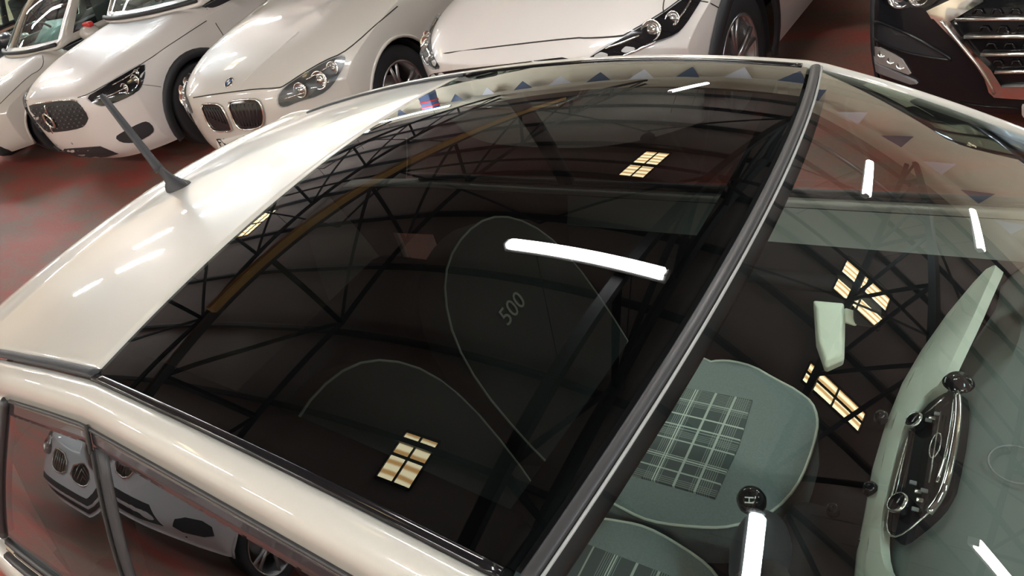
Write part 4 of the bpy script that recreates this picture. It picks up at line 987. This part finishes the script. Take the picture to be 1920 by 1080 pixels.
# loudspeaker ring on dash top
c_ = onz((1905, 872), .972); MB().tube([c_+Vector((.035*math.cos(a), .035*math.sin(a), .002)) for a in [2*math.pi*k/24 for k in range(25)]], .0016, 6, False).obj('speaker_ring', GREYPL, dash)
c_ = onz((1797, 718), .965); MB().lathe([(.001, .012), (.018, .010), (.024, 0)], c_, 'z', 20).obj('dash_button', GLOSSB, dash)
for (a, b, z) in ((1562, 955, .74), (1632, 915, .88), (1652, 780, .88), (1622, 1020, .86)):
    c_ = onz((a, b), z); MB().lathe([(.001, .009), (.008, .009), (.011, .005), (.012, -.01)], c_, 'z', 18).obj('air_vent_knob', GLOSSB, dash)
# gear lever
gl = bpy.data.objects.new('gear_lever', None); link(gl, car)
c_ = onz((1409, 938), .84)
MB().lathe([(.001, .026), (.012, .024), (.021, .016), (.026, .004), (.0255, -.008), (.018, -.022), (.010, -.03)], c_, 'z', 24).obj('knob', mat('gear_knob_gloss', (.01, .01, .012), .06), gl)
text('shift_pattern', 'H', .022, Matrix.Translation(c_+Vector((-.006, -.012, .0255))) @ Matrix.Rotation(-1.3, 4, 'Z'), LAMPW, gl, .0005)
MB().tube([c_+Vector((0, 0, -.02)), c_+Vector((.015, -.005, -.08))], .012, 8).obj('shaft', CHROME, gl)
g2 = onz((1425, 1035), .74)
prof = [(.001, .085), (.35, .078), (.65, .055), (.9, .02), (1, -.03), (1.05, -.10)]
MB().grid([[g2+Vector((.055*r_*math.cos(a), .085*r_*math.sin(a), h_)) for a in [2*math.pi*k/24 for k in range(24)]] for r_, h_ in prof], True).obj('gaiter', mat('dark_gaiter', (.05, .06, .07), .35), gl)
MB().box((.50, -.04, .62), (.20, .26, .22), bev=.04).obj('console', HL, dash)
# interior mirror
im = bpy.data.objects.new('interior_mirror', None); link(im, car)
IVM = mat('ivory_mirror_plastic', (.82, .85, .72), .45)
def onpl(p, q0, n_): d = ray(p); return CAMP+d*((q0-CAMP).dot(n_)/d.dot(n_))
q0 = Vector((.52, -.05, 1.30)); nv = (-ray((1560, 620))*1+Vector((.0, .1, .25))).normalized()
A = [onpl(p, q0, nv) for p in [(1525, 563), (1582, 568), (1585, 600), (1583, 675), (1550, 690), (1546, 686), (1530, 640)]]
B = [p-nv*.035 for p in A]; ctr = sum(A, Vector())/7
A2 = [p+(ctr-p)*.22+nv*.008 for p in A]; n7 = len(A)
mb = MB().add(A2+A+B, [tuple(range(n7))[::-1]]+[(i, (i+1) % n7, n7+(i+1) % n7, n7+i) for i in range(n7)]+[(n7+i, n7+(i+1) % n7, 2*n7+(i+1) % n7, 2*n7+i) for i in range(n7)]+[tuple(range(2*n7, 3*n7))])
o = mb.obj('mirror_housing', IVM, im, False); bv = o.modifiers.new('b', 'BEVEL'); bv.width = .004; bv.segments = 3; flatshade(o, 40)
a_, b_ = onpl((1580, 588), q0, nv), onpl((1610, 597), q0, nv)
MB().box((a_+b_)/2-nv*.006, ((b_-a_).length, .018, .010), bev=.002, M=Matrix((((b_-a_).normalized()), (nv.cross(b_-a_).normalized()), nv)).transposed()).obj('mirror_stem', IVM, im)
MB().box(b_+Vector((.01, 0, .012)), (.03, .03, .03), bev=.008).obj('mirror_foot', HL, im)
# steering wheel (right-hand drive) and column
ctr = Vector((.42, -.36, .86)); st = MB(); nx_ = Vector((-.85, 0, .52)).normalized(); e1 = Vector((0, 1, 0)); e2 = nx_.cross(e1)
sw = bpy.data.objects.new('steering_wheel', None); link(sw, car)
MB().tube([ctr+e1*.18*math.cos(a)+e2*.18*math.sin(a) for a in [2*math.pi*k/40 for k in range(41)]], .014, 10, False).obj('rim', RUBBER, sw)
MB().tube([ctr-e1*.17, ctr-e1*.06, ctr+e1*.06, ctr+e1*.17], [.014, .03, .03, .014], 8).obj('spoke', RUBBER, sw)
MB().lathe([(.001, .03), (.05, .026), (.065, .0), (.05, -.03), (.03, -.12)], ctr, 'z', 24, nx_.to_track_quat('Z', 'Y').to_matrix()).obj('hub', PLAST, sw)
# aerial
an = bpy.data.objects.new('aerial', None); link(an, car)
t = 0; base = None; d = ray((334, 352))
while t < 5:
    p = CAMP+d*t
    if p.z < S(p.x, p.y) and p.z < 1.5: base = p; break
    t += .004
base.z = S(base.x, base.y)
dt = ray((190, 178)); tip = CAMP+dt*((base.y+.03-CAMP.y)/dt.y); k_ = (tip-base)
foot = []
for (r_, h_, sh) in ((1.0, 0, 0), (.92, .008, -.002), (.62, .018, -.006), (.42, .030, -.014), (.30, .045, -.024), (.26, .058, -.034)):
    foot.append([base+Vector((sh+.048*r_*math.cos(a)*(1.3 if math.cos(a) > 0 else .8), .026*r_*math.sin(a), h_)) for a in [2*math.pi*q/24 for q in range(24)]])
MB().grid(foot, True).obj('aerial_foot', PLAST, an)
m0 = base+Vector((-.034, 0, .056)); 
MB().tube([m0-(tip-m0)*.04, m0, m0.lerp(tip, .12), m0.lerp(tip, .5), m0.lerp(tip, .95), tip], [.0125, .012, .0105, .0095, .0082, .005], 12).obj('aerial_mast', PLAST, an)
print('AERIAL', base, tip, (tip-base).length)
